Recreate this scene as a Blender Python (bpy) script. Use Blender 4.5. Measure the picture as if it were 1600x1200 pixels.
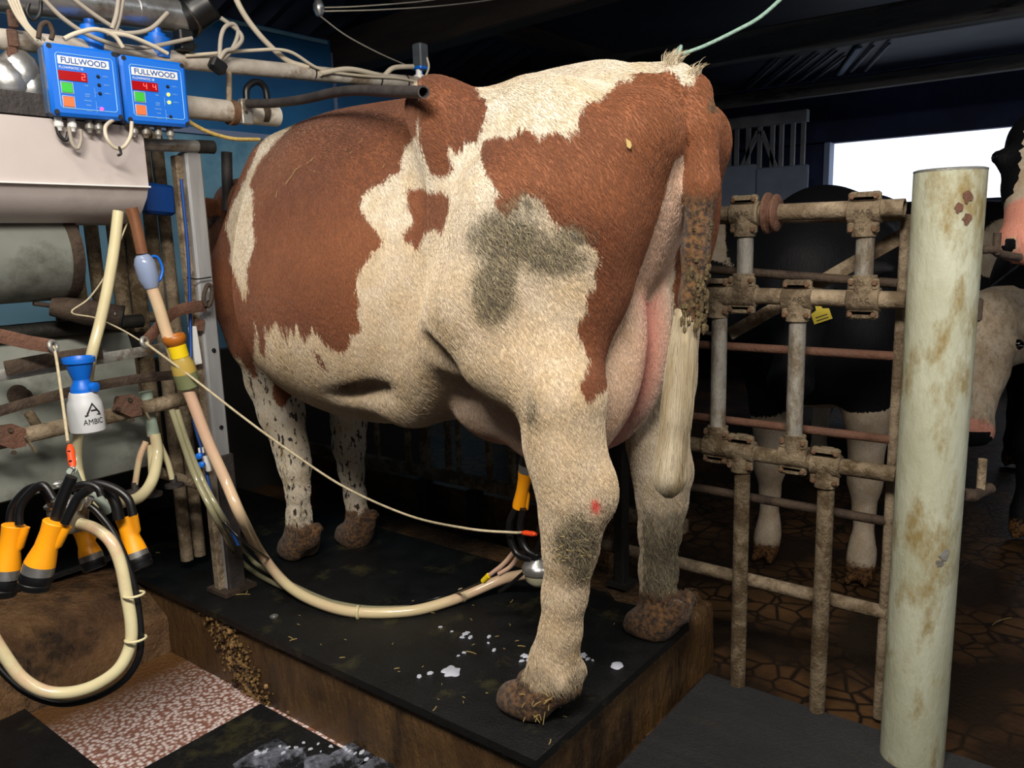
import bpy, math, random
import numpy as np
from mathutils import Vector, Matrix
for o in list(bpy.data.objects): bpy.data.objects.remove(o, do_unlink=True)
SC = bpy.context.scene; COL = SC.collection
random.seed(7); RNG = np.random.default_rng(7)
PI = math.pi
# ---------------------------------------------------------------- camera
# world: X across the stalls, Y along the cow (towards her head), Z up, pit floor z = 0, stall platform z = PZ
PZ = 0.22
F = 1240.0
_p, _r, _y = math.radians(10.3), math.radians(-1.75), math.radians(52)
_fw = np.array([0, math.cos(_p), -math.sin(_p)]); _up = np.array([0, math.sin(_p), math.cos(_p)]); _rt = np.array([1.0, 0, 0])
_R = math.cos(_r)*_rt + math.sin(_r)*_up; _U = -math.sin(_r)*_rt + math.cos(_r)*_up
_M = np.array([[math.cos(_y), math.sin(_y), 0], [-math.sin(_y), math.cos(_y), 0], [0, 0, 1.0]])
FW, RR, UU = _M@_fw, _M@_R, _M@_U
CC = np.array([0, 0, 1.27])
cam_d = bpy.data.cameras.new('camera'); cam = bpy.data.objects.new('camera', cam_d); COL.objects.link(cam)
cam_d.sensor_fit = 'HORIZONTAL'; cam_d.sensor_width = 36.0; cam_d.lens = 36.0*F/1600.0; cam_d.clip_start = 0.02; cam_d.clip_end = 200
cam.matrix_world = Matrix(((RR[0], UU[0], -FW[0], CC[0]), (RR[1], UU[1], -FW[1], CC[1]), (RR[2], UU[2], -FW[2], CC[2]), (0, 0, 0, 1)))
SC.camera = cam
# ---------------------------------------------------------------- exposure, world, lights
SC.view_settings.view_transform = 'Standard'; SC.view_settings.look = 'None'
SC.view_settings.gamma = 1.0; SC.view_settings.exposure = 0.0; SC.view_settings.use_curve_mapping = False
W = bpy.data.worlds.new('world'); SC.world = W; W.use_nodes = True
bg = W.node_tree.nodes['Background']; bg.inputs[0].default_value = (0.80, 0.88, 1.0, 1); bg.inputs[1].default_value = 1.5
def area(name, loc, target, sx, sy, power, color):
    l = bpy.data.lights.new(name, 'AREA'); l.shape = 'RECTANGLE'; l.size = sx; l.size_y = sy; l.energy = power; l.color = color
    o = bpy.data.objects.new(name, l); COL.objects.link(o); o.location = loc
    d = Vector(target)-Vector(loc); o.rotation_euler = d.to_track_quat('-Z', 'Y').to_euler(); return o
area('tube_lamp_over_pit', (-0.1, 0.2, 2.45), (1.5, 1.5, 0.6), 1.1, 0.18, 76, (1.0, 0.93, 0.82))
area('tube_lamp_over_pit', (0.25, 1.5, 2.75), (0.6, 1.7, 0.2), 0.9, 0.14, 13, (1.0, 0.95, 0.88))
area('tube_lamp_over_stalls', (0.9, -1.0, 2.5), (2.0, 0.7, 0.5), 0.9, 0.14, 16, (1.0, 0.93, 0.82))
# ---------------------------------------------------------------- helpers
def ray(px, py): return FW + RR*(px-800)/F + UU*(600-py)/F
def at(px, py, axis, val):
    """the point seen at a pixel, on the plane axis = val"""
    d = ray(px, py); a = 'xyz'.index(axis); return CC + d*(val-CC[a])/d[a]
def AX(px, py, v): return at(px, py, 'x', v)
def AY(px, py, v): return at(px, py, 'y', v)
def AZ(px, py, v): return at(px, py, 'z', v)
def proj(P):
    v = np.atleast_2d(P)-CC; z = v@FW
    return np.c_[800+F*(v@RR)/z, 600-F*(v@UU)/z], z
def hexc(h, a=1.0):
    h = h.lstrip('#'); c = [int(h[i:i+2], 16)/255 for i in (0, 2, 4)]
    return tuple(((x/12.92) if x <= 0.04045 else ((x+0.055)/1.055)**2.4) for x in c)+(a,)
def spline(pts, k=8, closed=False):
    P = [np.array(p, float) for p in pts]; out = []; n = len(P)
    for i in range(n-1):
        p0 = P[i-1] if i > 0 else 2*P[0]-P[1]; p1 = P[i]; p2 = P[i+1]; p3 = P[i+2] if i+2 < n else 2*P[-1]-P[-2]
        for j in range(k):
            t = j/k
            out.append(0.5*((2*p1)+(-p0+p2)*t+(2*p0-5*p1+4*p2-p3)*t*t+(-p0+3*p1-3*p2+p3)*t**3))
    out.append(P[-1]); return out
class MB:
    def __init__(s): s.v = []; s.f = []; s.sm = []
    def add(s, vs, fs, smooth=True):
        b = len(s.v); s.v += [tuple(map(float, v)) for v in vs]; s.f += [tuple(b+i for i in f) for f in fs]; s.sm += [smooth]*len(fs); return s
    def box(s, c, size, rot=None, bev=0.0):
        c = np.array(c, float); h = np.array(size, float)/2; R = np.eye(3) if rot is None else np.array(rot)
        b = min(bev, *(h*0.9)) if bev else 0
        if not b:
            vs = [c+R@(h*np.array(q)) for q in ((-1,-1,-1),(1,-1,-1),(1,1,-1),(-1,1,-1),(-1,-1,1),(1,-1,1),(1,1,1),(-1,1,1))]
            return s.add(vs, [(0,3,2,1),(4,5,6,7),(0,1,5,4),(1,2,6,5),(2,3,7,6),(3,0,4,7)], False)
        rings = []
        for z, ins in ((-h[2], b), (-h[2]+b, 0), (h[2]-b, 0), (h[2], b)):
            x, y = h[0]-ins, h[1]-ins; cc = b if not ins else b*0.6
            rings.append([(-x+cc,-y,z),(x-cc,-y,z),(x,-y+cc,z),(x,y-cc,z),(x-cc,y,z),(-x+cc,y,z),(-x,y-cc,z),(-x,-y+cc,z)])
        vs = [c+R@np.array(q) for r in rings for q in r]; fs = []
        for i in range(3):
            for j in range(8): fs.append((i*8+j, i*8+(j+1)%8, i*8+8+(j+1)%8, i*8+8+j))
        fs += [tuple(range(7,-1,-1)), tuple(range(24,32))]
        return s.add(vs, fs, False)
    def tube(s, pts, r, n=12, cap=True, flat=None, hollow=0.0):
        P = [np.array(p, float) for p in pts]; N = len(P)
        rs = [r]*N if np.isscalar(r) else list(r)
        T = [P[min(i+1,N-1)]-P[max(i-1,0)] for i in range(N)]; T = [t/max(np.linalg.norm(t),1e-9) for t in T]
        u = np.cross(T[0], (0,0,1.0)); 
        if np.linalg.norm(u) < 0.1: u = np.cross(T[0], (0,1.0,0))
        u /= np.linalg.norm(u); vs = []
        for i in range(N):
            u = u-T[i]*(u@T[i]); u /= max(np.linalg.norm(u), 1e-9); w = np.cross(T[i], u)
            fu, fw_ = (1, 1) if flat is None else flat
            for j in range(n):
                a = 2*PI*j/n; vs.append(P[i]+rs[i]*(fu*math.cos(a)*u+fw_*math.sin(a)*w))
        fs = [(i*n+j, i*n+(j+1)%n, (i+1)*n+(j+1)%n, (i+1)*n+j) for i in range(N-1) for j in range(n)]
        if hollow:
            k = len(vs)
            for q, i in ((0, 0), (1, N-1)):
                ring = [P[i]+(v-P[i])*hollow for v in vs[i*n:(i+1)*n]]; dirn = T[i]*(1 if i == 0 else -1)*min(0.15, 4*rs[i])
                b0 = len(vs); vs += ring; vs += [v+dirn for v in ring]
                for j in range(n):
                    j2 = (j+1) % n; A_ = (i*n+j, i*n+j2, b0+j2, b0+j); B_ = (b0+j, b0+j2, b0+n+j2, b0+n+j)
                    fs += [A_[::-1], B_[::-1]] if i == 0 else [A_, B_]
                fs.append(tuple(range(b0+n, b0+2*n)) if i == N-1 else tuple(range(b0+2*n-1, b0+n-1, -1)))
        elif cap: fs += [tuple(range(n-1,-1,-1)), tuple(range((N-1)*n, N*n))]
        return s.add(vs, fs, True)
    def lathe(s, prof, org, axis=(0,0,1), n=20, cap=True):
        """prof = [(distance along axis, radius)]"""
        a = np.array(axis, float); a /= np.linalg.norm(a); org = np.array(org, float)
        u = np.cross(a, (0,0,1.0)); u = np.array((1.0,0,0)) if np.linalg.norm(u) < 0.1 else u/np.linalg.norm(u); w = np.cross(a, u)
        vs = [org+a*h+max(r,1e-5)*(math.cos(2*PI*j/n)*u+math.sin(2*PI*j/n)*w) for h, r in prof for j in range(n)]
        fs = [(i*n+j, i*n+(j+1)%n, (i+1)*n+(j+1)%n, (i+1)*n+j) for i in range(len(prof)-1) for j in range(n)]
        if cap: fs += [tuple(range(n-1,-1,-1)), tuple(range((len(prof)-1)*n, len(prof)*n))]
        return s.add(vs, fs, True)
    def ball(s, c, r, n=12, rot=None):
        r = np.array([r]*3 if np.isscalar(r) else r, float); R = np.eye(3) if rot is None else np.array(rot); m = n//2; vs = []
        for i in range(m+1):
            th = PI*i/m
            for j in range(n):
                ph = 2*PI*j/n; vs.append(np.array(c)+R@(r*np.array((max(math.sin(th),1e-3)*math.cos(ph), max(math.sin(th),1e-3)*math.sin(ph), -math.cos(th)))))
        fs = [(i*n+j, i*n+(j+1)%n, (i+1)*n+(j+1)%n, (i+1)*n+j) for i in range(m) for j in range(n)]
        return s.add(vs, fs, True)
    def slab(s, pts, th, nrm):
        """polygon pts extruded by th along nrm"""
        P = [np.array(p, float) for p in pts]; n = len(P); d = np.array(nrm, float)*th
        c = np.cross(P[1]-P[0], P[2]-P[1])
        vs = P+[p+d for p in P]; fs = [tuple(range(n-1,-1,-1)), tuple(range(n,2*n))]+[(i,(i+1)%n,n+(i+1)%n,n+i) for i in range(n)]
        return s.add(vs, fs, False)
def link(name, verts, faces, smooth, mat, parent=None, sharp=40):
    V_ = np.array(verts, float)
    if parent is not None: org = np.array(parent['_o'])
    else: org = np.array([(V_[:,0].min()+V_[:,0].max())/2, (V_[:,1].min()+V_[:,1].max())/2, V_[:,2].min()])
    me = bpy.data.meshes.new(name); me.from_pydata([tuple(v) for v in (V_-org)], [], faces)
    me.polygons.foreach_set('use_smooth', list(smooth)); me.update()
    bmx = __import__('bmesh').new(); bmx.from_mesh(me); __import__('bmesh').ops.recalc_face_normals(bmx, faces=bmx.faces); bmx.to_mesh(me); bmx.free()
    try: me.set_sharp_from_angle(angle=math.radians(sharp))
    except Exception: pass
    if mat: me.materials.append(mat)
    o = bpy.data.objects.new(name, me); COL.objects.link(o)
    ORG[o.name] = org
    if parent is not None: o.parent = parent; o['_o'] = [0.0,0.0,0.0]; o['_o'] = list(map(float, org))
    else: o.location = tuple(org); o['_o'] = list(map(float, org))
    return o
ORG = {}
def obj(name, mb, mat, parent=None, label=None, sharp=40):
    o = link(name, mb.v, mb.f, mb.sm, mat, parent, sharp)
    if label: o['label'] = label
    return o
def tag(o, label, cat, group=None, kind=None):
    o['label'] = label; o['category'] = cat
    if group: o['group'] = group
    if kind: o['kind'] = kind
    return o
def thing(name, loc, label, cat, group=None):
    o = bpy.data.objects.new(name, None); COL.objects.link(o); o.location = tuple(map(float, loc)); o.empty_display_size = 0.05
    o['_o'] = list(map(float, loc)); return tag(o, label, cat, group)
def single(name, mb, mat, label, cat, group=None): return tag(obj(name, mb, mat), label, cat, group)
def struct(name, mb, mat, label=None):
    o = obj(name, mb, mat); o['kind'] = 'structure'
    if label: o['label'] = label
    return o
def copy_tree(root, loc, label=None, rotz=None):
    c = root.copy(); COL.objects.link(c); c.location = tuple(map(float, loc))
    if rotz is not None: c.rotation_euler = (0, 0, rotz)
    if label: c['label'] = label
    for ch in list(root.children):
        d = ch.copy(); COL.objects.link(d); d.parent = c
        for g in list(ch.children):
            e = g.copy(); COL.objects.link(e); e.parent = d
    return c
# ---------------------------------------------------------------- materials
def mat(name, c1, c2=None, rough=0.6, metal=0.0, scale=8.0, bump=0.0, bscale=40.0, c3=None, c3amt=0.5, c3scale=3.0, stretch=(1,1,1), emis=None, estr=0, trans=0.0, spec=None, detail=6, alpha=None, rvar=0.0, coat=0.0):
    m = bpy.data.materials.new(name); m.use_nodes = True; nt = m.node_tree; N = nt.nodes; L = nt.links; B = N['Principled BSDF']
    c1 = hexc(c1) if isinstance(c1, str) else c1; B.inputs['Base Color'].default_value = c1
    B.inputs['Roughness'].default_value = rough; B.inputs['Metallic'].default_value = metal
    if trans: B.inputs['Transmission Weight'].default_value = trans
    if spec is not None: B.inputs['Specular IOR Level'].default_value = spec
    if coat: B.inputs['Coat Weight'].default_value = coat
    if alpha is not None: B.inputs['Alpha'].default_value = alpha
    if emis: B.inputs['Emission Color'].default_value = hexc(emis); B.inputs['Emission Strength'].default_value = estr
    tc = N.new('ShaderNodeTexCoord'); mp = N.new('ShaderNodeMapping'); mp.inputs['Scale'].default_value = stretch; L.new(tc.outputs['Object'], mp.inputs[0])
    col = None
    def noise(sc, det=detail, rg=0.6):
        n = N.new('ShaderNodeTexNoise'); n.inputs['Scale'].default_value = sc; n.inputs['Detail'].default_value = det; n.inputs['Roughness'].default_value = rg; L.new(mp.outputs[0], n.inputs[0]); return n
    if c2:
        n = noise(scale); r = N.new('ShaderNodeValToRGB'); r.color_ramp.elements[0].position = 0.35; r.color_ramp.elements[1].position = 0.68
        r.color_ramp.elements[0].color = c1; r.color_ramp.elements[1].color = hexc(c2) if isinstance(c2, str) else c2
        L.new(n.outputs[0], r.inputs[0]); col = r.outputs[0]
        if c3:
            n3 = noise(c3scale, 8, 0.7); r3 = N.new('ShaderNodeValToRGB'); r3.color_ramp.elements[0].position = max(0.0, 1-c3amt-0.06); r3.color_ramp.elements[1].position = min(1, 1-c3amt+0.06)
            L.new(n3.outputs[0], r3.inputs[0]); mx = N.new('ShaderNodeMix'); mx.data_type = 'RGBA'
            L.new(r3.outputs[0], mx.inputs[0]); L.new(col, mx.inputs[6]); mx.inputs[7].default_value = hexc(c3); col = mx.outputs[2]
        L.new(col, B.inputs['Base Color'])
        if rvar:
            mr = N.new('ShaderNodeMapRange'); mr.inputs[3].default_value = max(0.05, rough-rvar); mr.inputs[4].default_value = min(1, rough+rvar); L.new(n.outputs[0], mr.inputs[0]); L.new(mr.outputs[0], B.inputs['Roughness'])
    if bump:
        nb = noise(bscale, 5, 0.65); b = N.new('ShaderNodeBump'); b.inputs['Strength'].default_value = min(1.0, bump); b.inputs['Distance'].default_value = 0.01*max(1, bump); L.new(nb.outputs[0], b.inputs['Height']); L.new(b.outputs[0], B.inputs['Normal'])
    return m
M = {}
M['galv'] = mat('galvanised_steel', '#8b8a86', '#a9a8a2', 0.45, 0.55, 14, 0.25, 60, c3='#6d5c4a', c3amt=0.42, c3scale=9)
M['pipe_pale'] = mat('dusty_pale_pipe', '#a79d92', '#c9c2b6', 0.55, 0.1, 10, 0.2, 50, c3='#7d6a55', c3amt=0.42, c3scale=6)
M['foam'] = mat('milky_foam', '#101114', '#9ea2b2', 0.3, 0, 22, 0.6, 60, c3='#17181b', c3amt=.5, c3scale=9)
M['galv_mid'] = mat('weathered_galvanised_upright', '#84807a', '#9c978c', 0.6, 0.2, 22, 0.5, 80, c3='#6d604e', c3amt=0.47, c3scale=14, stretch=(1,1,.5))
M['mat_grooved'] = mat('grooved_rubber_mat', '#1b1c20', '#26272c', 0.45, 0, 9, 0.8, 150, c3='#2e2b24', c3amt=0.4, c3scale=4, stretch=(3,.5,1))  # greyer than the plain mat: its sheen is put into the colour
M['post_steel'] = mat('scuffed_streak_lit_steel', '#9b9b9c', '#c2c3c6', 0.38, 0.35, 9, 0.2, 40, c3='#6f675c', c3amt=.42, c3scale=6, stretch=(1,1,.12))  # pale upright streaks paint reflections into the steel colour
M['galv_dirty'] = mat('dirty_galvanised_steel', '#8a7a66', '#a8967c', 0.75, 0.15, 16, 0.7, 90, c3='#6b5a45', c3amt=0.48, c3scale=12)
M['galv_mud'] = mat('mud_caked_steel', '#70604a', '#94836a', 0.9, 0.0, 25, 1.0, 120, c3='#57462f', c3amt=0.5, c3scale=18)
M['rust'] = mat('rusty_red_pipe', '#5c3d2e', '#7a5645', 0.8, 0.1, 20, 0.6, 90, c3='#5a4235', c3amt=0.45, c3scale=10)
M['rust_dark'] = mat('dark_rusty_steel', '#3f332b', '#574739', 0.75, 0.3, 20, 0.5, 90, c3='#33261f', c3amt=0.45, c3scale=9)
M['cast'] = mat('cast_iron_clamp', '#7d6d58', '#9c8a70', 0.8, 0.2, 22, 0.9, 110, c3='#5d4d3b', c3amt=0.45, c3scale=14)
M['bolt'] = mat('rusty_bolt', '#6a4a35', '#7d6450', 0.7, 0.4, 30, 0.5, 90)
M['steel'] = mat('stainless_steel', '#a9a9a8', '#c4c3c0', 0.32, 0.85, 6, 0.12, 25, c3='#7d7468', c3amt=0.4, c3scale=4)
M['sheet'] = mat('dull_steel_sheet', '#7c8078', '#8f928a', 0.6, 0.3, 3, 0.1, 12, c3='#5b5c54', c3amt=0.42, c3scale=2.2)
M['shroud'] = mat('white_plastic_cover', '#b9aeab', '#c4bab6', 0.5, 0, 3, 0.05, 10, c3='#a89d99', c3amt=0.4, c3scale=2)
M['dark_pipe'] = mat('dark_painted_pipe', '#2e2a2a', '#443d3a', 0.6, 0.2, 15, 0.4, 80)
M['black_iron'] = mat('black_iron', '#14130f', '#211e1a', 0.7, 0.2, 10, 0.4, 60)
M['mat'] = mat('black_rubber_mat', '#0b0c0d', '#121314', 0.42, 0, 14, 0.5, 160, c3='#393620', c3amt=0.38, c3scale=6, rvar=0.12)
M['concrete'] = mat('wet_brown_concrete', '#593e27', '#80603f', 0.24, 0, 9, 1.6, 60, c3='#2f2114', c3amt=0.45, c3scale=4, rvar=0.15)
M['concrete2'] = mat('brown_stall_face', '#483420', '#6b5031', 0.34, 0, 5, 1.4, 45, c3='#33261a', c3amt=0.48, c3scale=3.5, stretch=(1,1,0.4), rvar=0.15)
M['pole'] = mat('yellowed_white_paint', '#a6a78f', '#bcbeaa', 0.42, 0, 11, 0.4, 35, c3='#8c7c52', c3amt=0.45, c3scale=8, stretch=(1,1,0.45))
M['blue'] = mat('blue_plastic', '#0a66cf', None, 0.4)
M['blue_dusty'] = mat('dusty_blue_box', '#2a5f92', '#6e6252', 0.75, 0, 18, 0.3, 120)
M['blue_dark'] = mat('dark_blue_plastic', '#0d3f86', None, 0.45)
M['wall_blue'] = mat('blue_wall_panel', '#6fa3bf', '#86b3c9', 0.55, 0, 2.2, 0.1, 12, c3='#5a8eae', c3amt=0.42, c3scale=1.4)
M['wall_blue_dark'] = mat('deep_blue_wall_panel', '#1d5a8e', '#2a6ea3', 0.5, 0, 2.2, 0.05, 12)
M['black_rubber'] = mat('black_rubber', '#0e0e10', None, 0.38)
M['yellow'] = mat('orange_yellow_shell', '#f59a0a', '#f7a414', 0.4, 0, 5)
M['hose_cream'] = mat('cream_milk_hose', '#d9cfa6', '#c8bb94', 0.25, 0, 5, c3='#c99a84', c3amt=0.38, c3scale=3, coat=0.4)
M['hose_pink'] = mat('milk_filled_hose', '#d3a596', '#dccfa8', 0.25, 0, 3.0, coat=0.4)
M['hose_milk'] = mat('milk_hose_patchy', '#dccba0', '#cfa08f', 0.25, 0, 1.6, coat=0.4)
M['hose_clear'] = mat('clear_tube', '#9a9576', '#7e7a60', 0.2, 0, 6, coat=0.5)
M['hose_grey'] = mat('grey_cable', '#a89f92', '#8e857a', 0.6)
M['cable_w'] = mat('white_cable', '#cdc2ae', '#b4a894', 0.55)
M['cable_b'] = mat('black_cable', '#161616', None, 0.5)
M['cord'] = mat('cream_cord', '#c6b99a', '#a99b7f', 0.75, 0, 60)
M['rope_y'] = mat('yellow_rope', '#c9a653', '#e0c47a', 0.8, 0, 90, 0.5, 200)
M['rope_g'] = mat('pale_green_rope', '#8fb3a3', '#a9c9bd', 0.8, 0, 90, 0.5, 200)
M['copper'] = mat('copper_pipe', '#75492f', '#8d6146', 0.4, 0.3, 12, c3='#6a4334', c3amt=0.4)
M['orange'] = mat('orange_toggle', '#ef4c1c', None, 0.4)
M['white_pl'] = mat('white_plastic', '#dcdcda', None, 0.4)
M['milky'] = mat('translucent_bottle', '#c6c8cc', '#d0d2d4', 0.35, 0, 4)
M['clearplastic'] = mat('clear_plastic', '#b9c8e6', None, 0.15, trans=0.6)
M['amber'] = mat('amber_liquid', '#bd9a45', '#9d9458', 0.25, 0, 6)
M['brown_pl'] = mat('brown_stained_cup', '#a9611c', None, 0.4)
M['yellow_pl'] = mat('yellow_plastic', '#efcf1a', None, 0.4)
M['ink'] = mat('black_ink', '#0a0a0a', None, 0.6)
M['hoof_black'] = M['black_rubber']
M['timber'] = mat('dark_roof_timber', '#2e231b', '#42342a', 0.85, 0, 4, 0.5, 30, stretch=(4,0.6,4))
M['timber_pale'] = mat('weathered_log', '#54504f', '#6b6766', 0.85, 0, 4, 0.5, 20, stretch=(4,0.6,4), c3='#242021', c3amt=0.45, c3scale=2)
M['roof'] = mat('roof_sheeting', '#2b303e', '#3a4152', 0.6, 0.2, 3)
M['barnwall'] = mat('dark_barn_wall', '#1a2138', '#28325a', 0.85, 0, 2, 0.3, 12)
M['shellwall'] = mat('shed_wall', '#23211e', '#2c2a27', 0.9, 0, 2)
M['frame_w'] = mat('painted_window_jamb', '#8292b4', None, 0.6)
M['panel_b'] = mat('grey_concrete_panel', '#7f8ca3', '#6a768c', 0.8, 0, 3, 0.2, 10)
M['cardboard'] = mat('weathered_grey_bar', '#6a6d76', '#858890', 0.7, 0.3, 5)
M['straw'] = mat('straw', '#a8925a', '#8f7b48', 0.8, 0, 20)
M['milk'] = mat('spilt_milk', '#c9ccd8', '#b3b7c6', 0.25, 0, 10)
M['dung'] = mat('dried_dung', '#574931', '#85724d', 0.95, 0, 40, 1.5, 120, c3='#4b381e', c3amt=0.45, c3scale=30)
# ================================================================ setting
def floor_mat():
    m = bpy.data.materials.new('grooved_wet_floor'); m.use_nodes = True; nt = m.node_tree; N = nt.nodes; L = nt.links; B = N['Principled BSDF']
    tc = N.new('ShaderNodeTexCoord'); v = N.new('ShaderNodeTexVoronoi'); v.feature = 'DISTANCE_TO_EDGE'; v.inputs['Scale'].default_value = 13; L.new(tc.outputs['Object'], v.inputs[0])
    r = N.new('ShaderNodeValToRGB'); r.color_ramp.elements[0].position = 0.02; r.color_ramp.elements[0].color = hexc('#140d08'); r.color_ramp.elements[1].position = 0.11; r.color_ramp.elements[1].color = hexc('#5e4227'); L.new(v.outputs[0], r.inputs[0])
    n = N.new('ShaderNodeTexNoise'); n.inputs['Scale'].default_value = 2.5; n.inputs['Detail'].default_value = 8; L.new(tc.outputs['Object'], n.inputs[0])
    r2 = N.new('ShaderNodeValToRGB'); r2.color_ramp.elements[0].position = 0.4; r2.color_ramp.elements[0].color = (0,0,0,1); r2.color_ramp.elements[1].position = 0.62; L.new(n.outputs[0], r2.inputs[0])
    mx = N.new('ShaderNodeMix'); mx.data_type = 'RGBA'; L.new(r2.outputs[0], mx.inputs[0]); mx.inputs[6].default_value = hexc('#22170e'); L.new(r.outputs[0], mx.inputs[7]); L.new(mx.outputs[2], B.inputs['Base Color'])
    B.inputs['Roughness'].default_value = 0.5
    n2 = N.new('ShaderNodeTexNoise'); n2.inputs['Scale'].default_value = 60; L.new(tc.outputs['Object'], n2.inputs[0])
    ad = N.new('ShaderNodeMath'); ad.operation = 'MULTIPLY_ADD'; L.new(n2.outputs[0], ad.inputs[0]); ad.inputs[1].default_value = 0.35; L.new(r.outputs[0], ad.inputs[2])
    b = N.new('ShaderNodeBump'); b.inputs['Distance'].default_value = 0.012; b.inputs['Strength'].default_value = 0.8; L.new(ad.outputs[0], b.inputs['Height']); L.new(b.outputs[0], B.inputs['Normal'])
    return m
M['floor'] = floor_mat()
def pebble_mat():
    """pit floor: pinkish wet aggregate with pale chips"""
    m = bpy.data.materials.new('pebbled_pit_floor'); m.use_nodes = True; nt = m.node_tree; N = nt.nodes; L = nt.links; B = N['Principled BSDF']
    tc = N.new('ShaderNodeTexCoord'); v = N.new('ShaderNodeTexVoronoi'); v.inputs['Scale'].default_value = 84; L.new(tc.outputs['Object'], v.inputs[0])
    n = N.new('ShaderNodeTexNoise'); n.inputs['Scale'].default_value = 2.6; n.inputs['Detail'].default_value = 7; L.new(tc.outputs['Object'], n.inputs[0])
    r = N.new('ShaderNodeValToRGB'); e = r.color_ramp.elements; e[0].position = 0.30; e[0].color = hexc('#f0deda'); e[1].position = 0.62; e[1].color = hexc('#96695a'); L.new(v.outputs['Distance'], r.inputs[0])
    sp = N.new('ShaderNodeSeparateXYZ'); L.new(tc.outputs['Object'], sp.inputs[0])
    r2 = N.new('ShaderNodeMapRange'); r2.inputs[1].default_value = 0.86; r2.inputs[2].default_value = 1.08; L.new(sp.outputs[1], r2.inputs[0])
    mx = N.new('ShaderNodeMix'); mx.data_type = 'RGBA'; L.new(r2.outputs[0], mx.inputs[0]); L.new(r.outputs[0], mx.inputs[6]); mx.inputs[7].default_value = hexc('#6b4a2c'); L.new(mx.outputs[2], B.inputs['Base Color'])
    B.inputs['Roughness'].default_value = 0.3
    b = N.new('ShaderNodeBump'); b.inputs['Distance'].default_value = 0.004; b.inputs['Strength'].default_value = 0.9; b.invert = True; L.new(v.outputs['Distance'], b.inputs['Height']); L.new(b.outputs[0], B.inputs['Normal'])
    return m, m
M['pebble'] = pebble_mat()[0]
# lower floor, holding yard to the right
b = MB(); b.box((5.0, 2.0, -0.05), (8.6, 8.0, 0.1)); struct('floor', b, M['floor'], 'wet brown grooved concrete floor of the cow yard')
# the milker's pit floor (left)
b = MB(); b.box((0.0, 1.17, -0.045), (2.4, 3.6, 0.1)); struct('floor_pit', b, M['pebble'], 'pinkish pebbled floor between the stalls')
def ground_under():  # bare floor behind the camera
    b = MB(); b.box((-2.2, 2.0, -0.06), (6.0, 8.0, 0.1)); struct('floor_behind', b, M['concrete'])
ground_under()
# cow's platform: concrete block with a slightly ragged top edge
def platform():
    b = MB(); n = 60; x0, x1, y0, y1 = 1.165, 2.07, 0.888, 4.3
    ring = []
    for i in range(n+1): ring.append((x0, y1+(y0-y1)*i/n, 0))
    for i in range(1, n+1): ring.append((x0+(x1-x0)*i/n, y0, 0))
    ring += [(x1, y1, 0)]
    lv = [(0.0, 0.0), (0.06, 0.0), (0.12, 0.002), (0.17, 0.0), (0.196, 0.004), (0.203, 0.012)]
    vs = []; m = len(ring)
    for li, (z, ins) in enumerate(lv):
        for (x, y, _) in ring:
            jit = random.uniform(0, 0.004)+(random.uniform(0, 0.008) if li >= 4 else 0)
            nx = x+(ins+jit if abs(x-x0) < 1e-6 else 0); ny = y+(ins+jit if abs(y-y0) < 1e-6 else 0)
            vs.append((nx, ny, z))
    fs = [(i*m+j, i*m+(j+1) % m, (i+1)*m+(j+1) % m, (i+1)*m+j) for i in range(len(lv)-1) for j in range(m)]
    fs.append(tuple(range((len(lv)-1)*m, len(lv)*m)))
    b.add(vs, fs, False); return struct('platform', b, M['concrete2'], 'raised brown concrete standing for the cow')
platform()
# step face across the back of the pit and the raised ground beyond
b = MB(); N_ = 40; vs = []
for i in range(N_+1):
    x = -1.2+2.37*i/N_; t = max(0, (x-0.85)/0.32)
    for k, (yy, zz) in enumerate(((2.33, 0.0), (2.38, 0.12), (2.46, 0.225), (2.60, 0.26), (3.9, 0.26))):
        j = random.uniform(-0.006, 0.006); sag = 0.05*t if k in (2, 3) else 0
        vs.append((x, yy+j+(-0.05*t*(k > 0) if k < 4 else 0), zz-sag+(j if 0 < k < 4 else 0)))
fs = [(i*5+k, (i+1)*5+k, (i+1)*5+k+1, i*5+k+1) for i in range(N_) for k in range(4)]
b.add(vs, fs, True); struct('step_back', b, M['concrete'], 'wet brown concrete step at the back of the pit')
b = MB(); b.box((0.0, 2.82, 0.272), (2.32, .44, 0.02)); single('rubber_mat', b, M['mat'], 'black rubber mat on the raised ground behind the hanging milking cluster', 'mat')
# walls and roof of the shed
def wallbox(name, c, s, m, lab=None): b = MB(); b.box(c, s); return struct(name, b, m, lab)
zt_ = float(AY(340, 208, 3.9)[2])
b = MB(); b.box((1.7, 3.93, zt_/2), (6.0, 0.06, zt_)); struct('wall_left', b, M['wall_blue'], 'pale blue lower wall behind the bars and the cow neck')
b = MB(); b.box((1.02, 3.93, (2.47+zt_)/2), (4.62, 0.06, 2.47-zt_)); b.box((4.0, 3.93, (2.33+zt_)/2), (1.32, 0.06, 2.33-zt_)); struct('wall_left_upper', b, M['wall_blue_dark'], 'deep blue wall panels behind the pipes')
b = MB(); b.box((1.7, 3.89, zt_), (6.0, 0.025, 0.03)); struct('trim_1', b, M['frame_w'], 'pale ledge between the two blue walls')
b = MB(); b.box((3.335, 3.89, (2.4+zt_)/2), (0.02, 0.012, 2.4-zt_)); struct('trim_2', b, M['frame_w'])
b = MB(); b.box((1.0, 3.89, 2.45), (4.6, 0.012, 0.02)); struct('trim_3', b, M['wall_blue'])
_z = float(AY(360, 545, 3.05)[2])
b = MB(); b.box((1.4, 3.08, _z/2), (3.4, .06, _z)); b.box((1.4, 3.3, _z/2-.1), (3.4, .4, _z-.2)); struct('trim_manger_wall', b, M['shellwall'], 'dark manger wall behind the cow legs')
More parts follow.
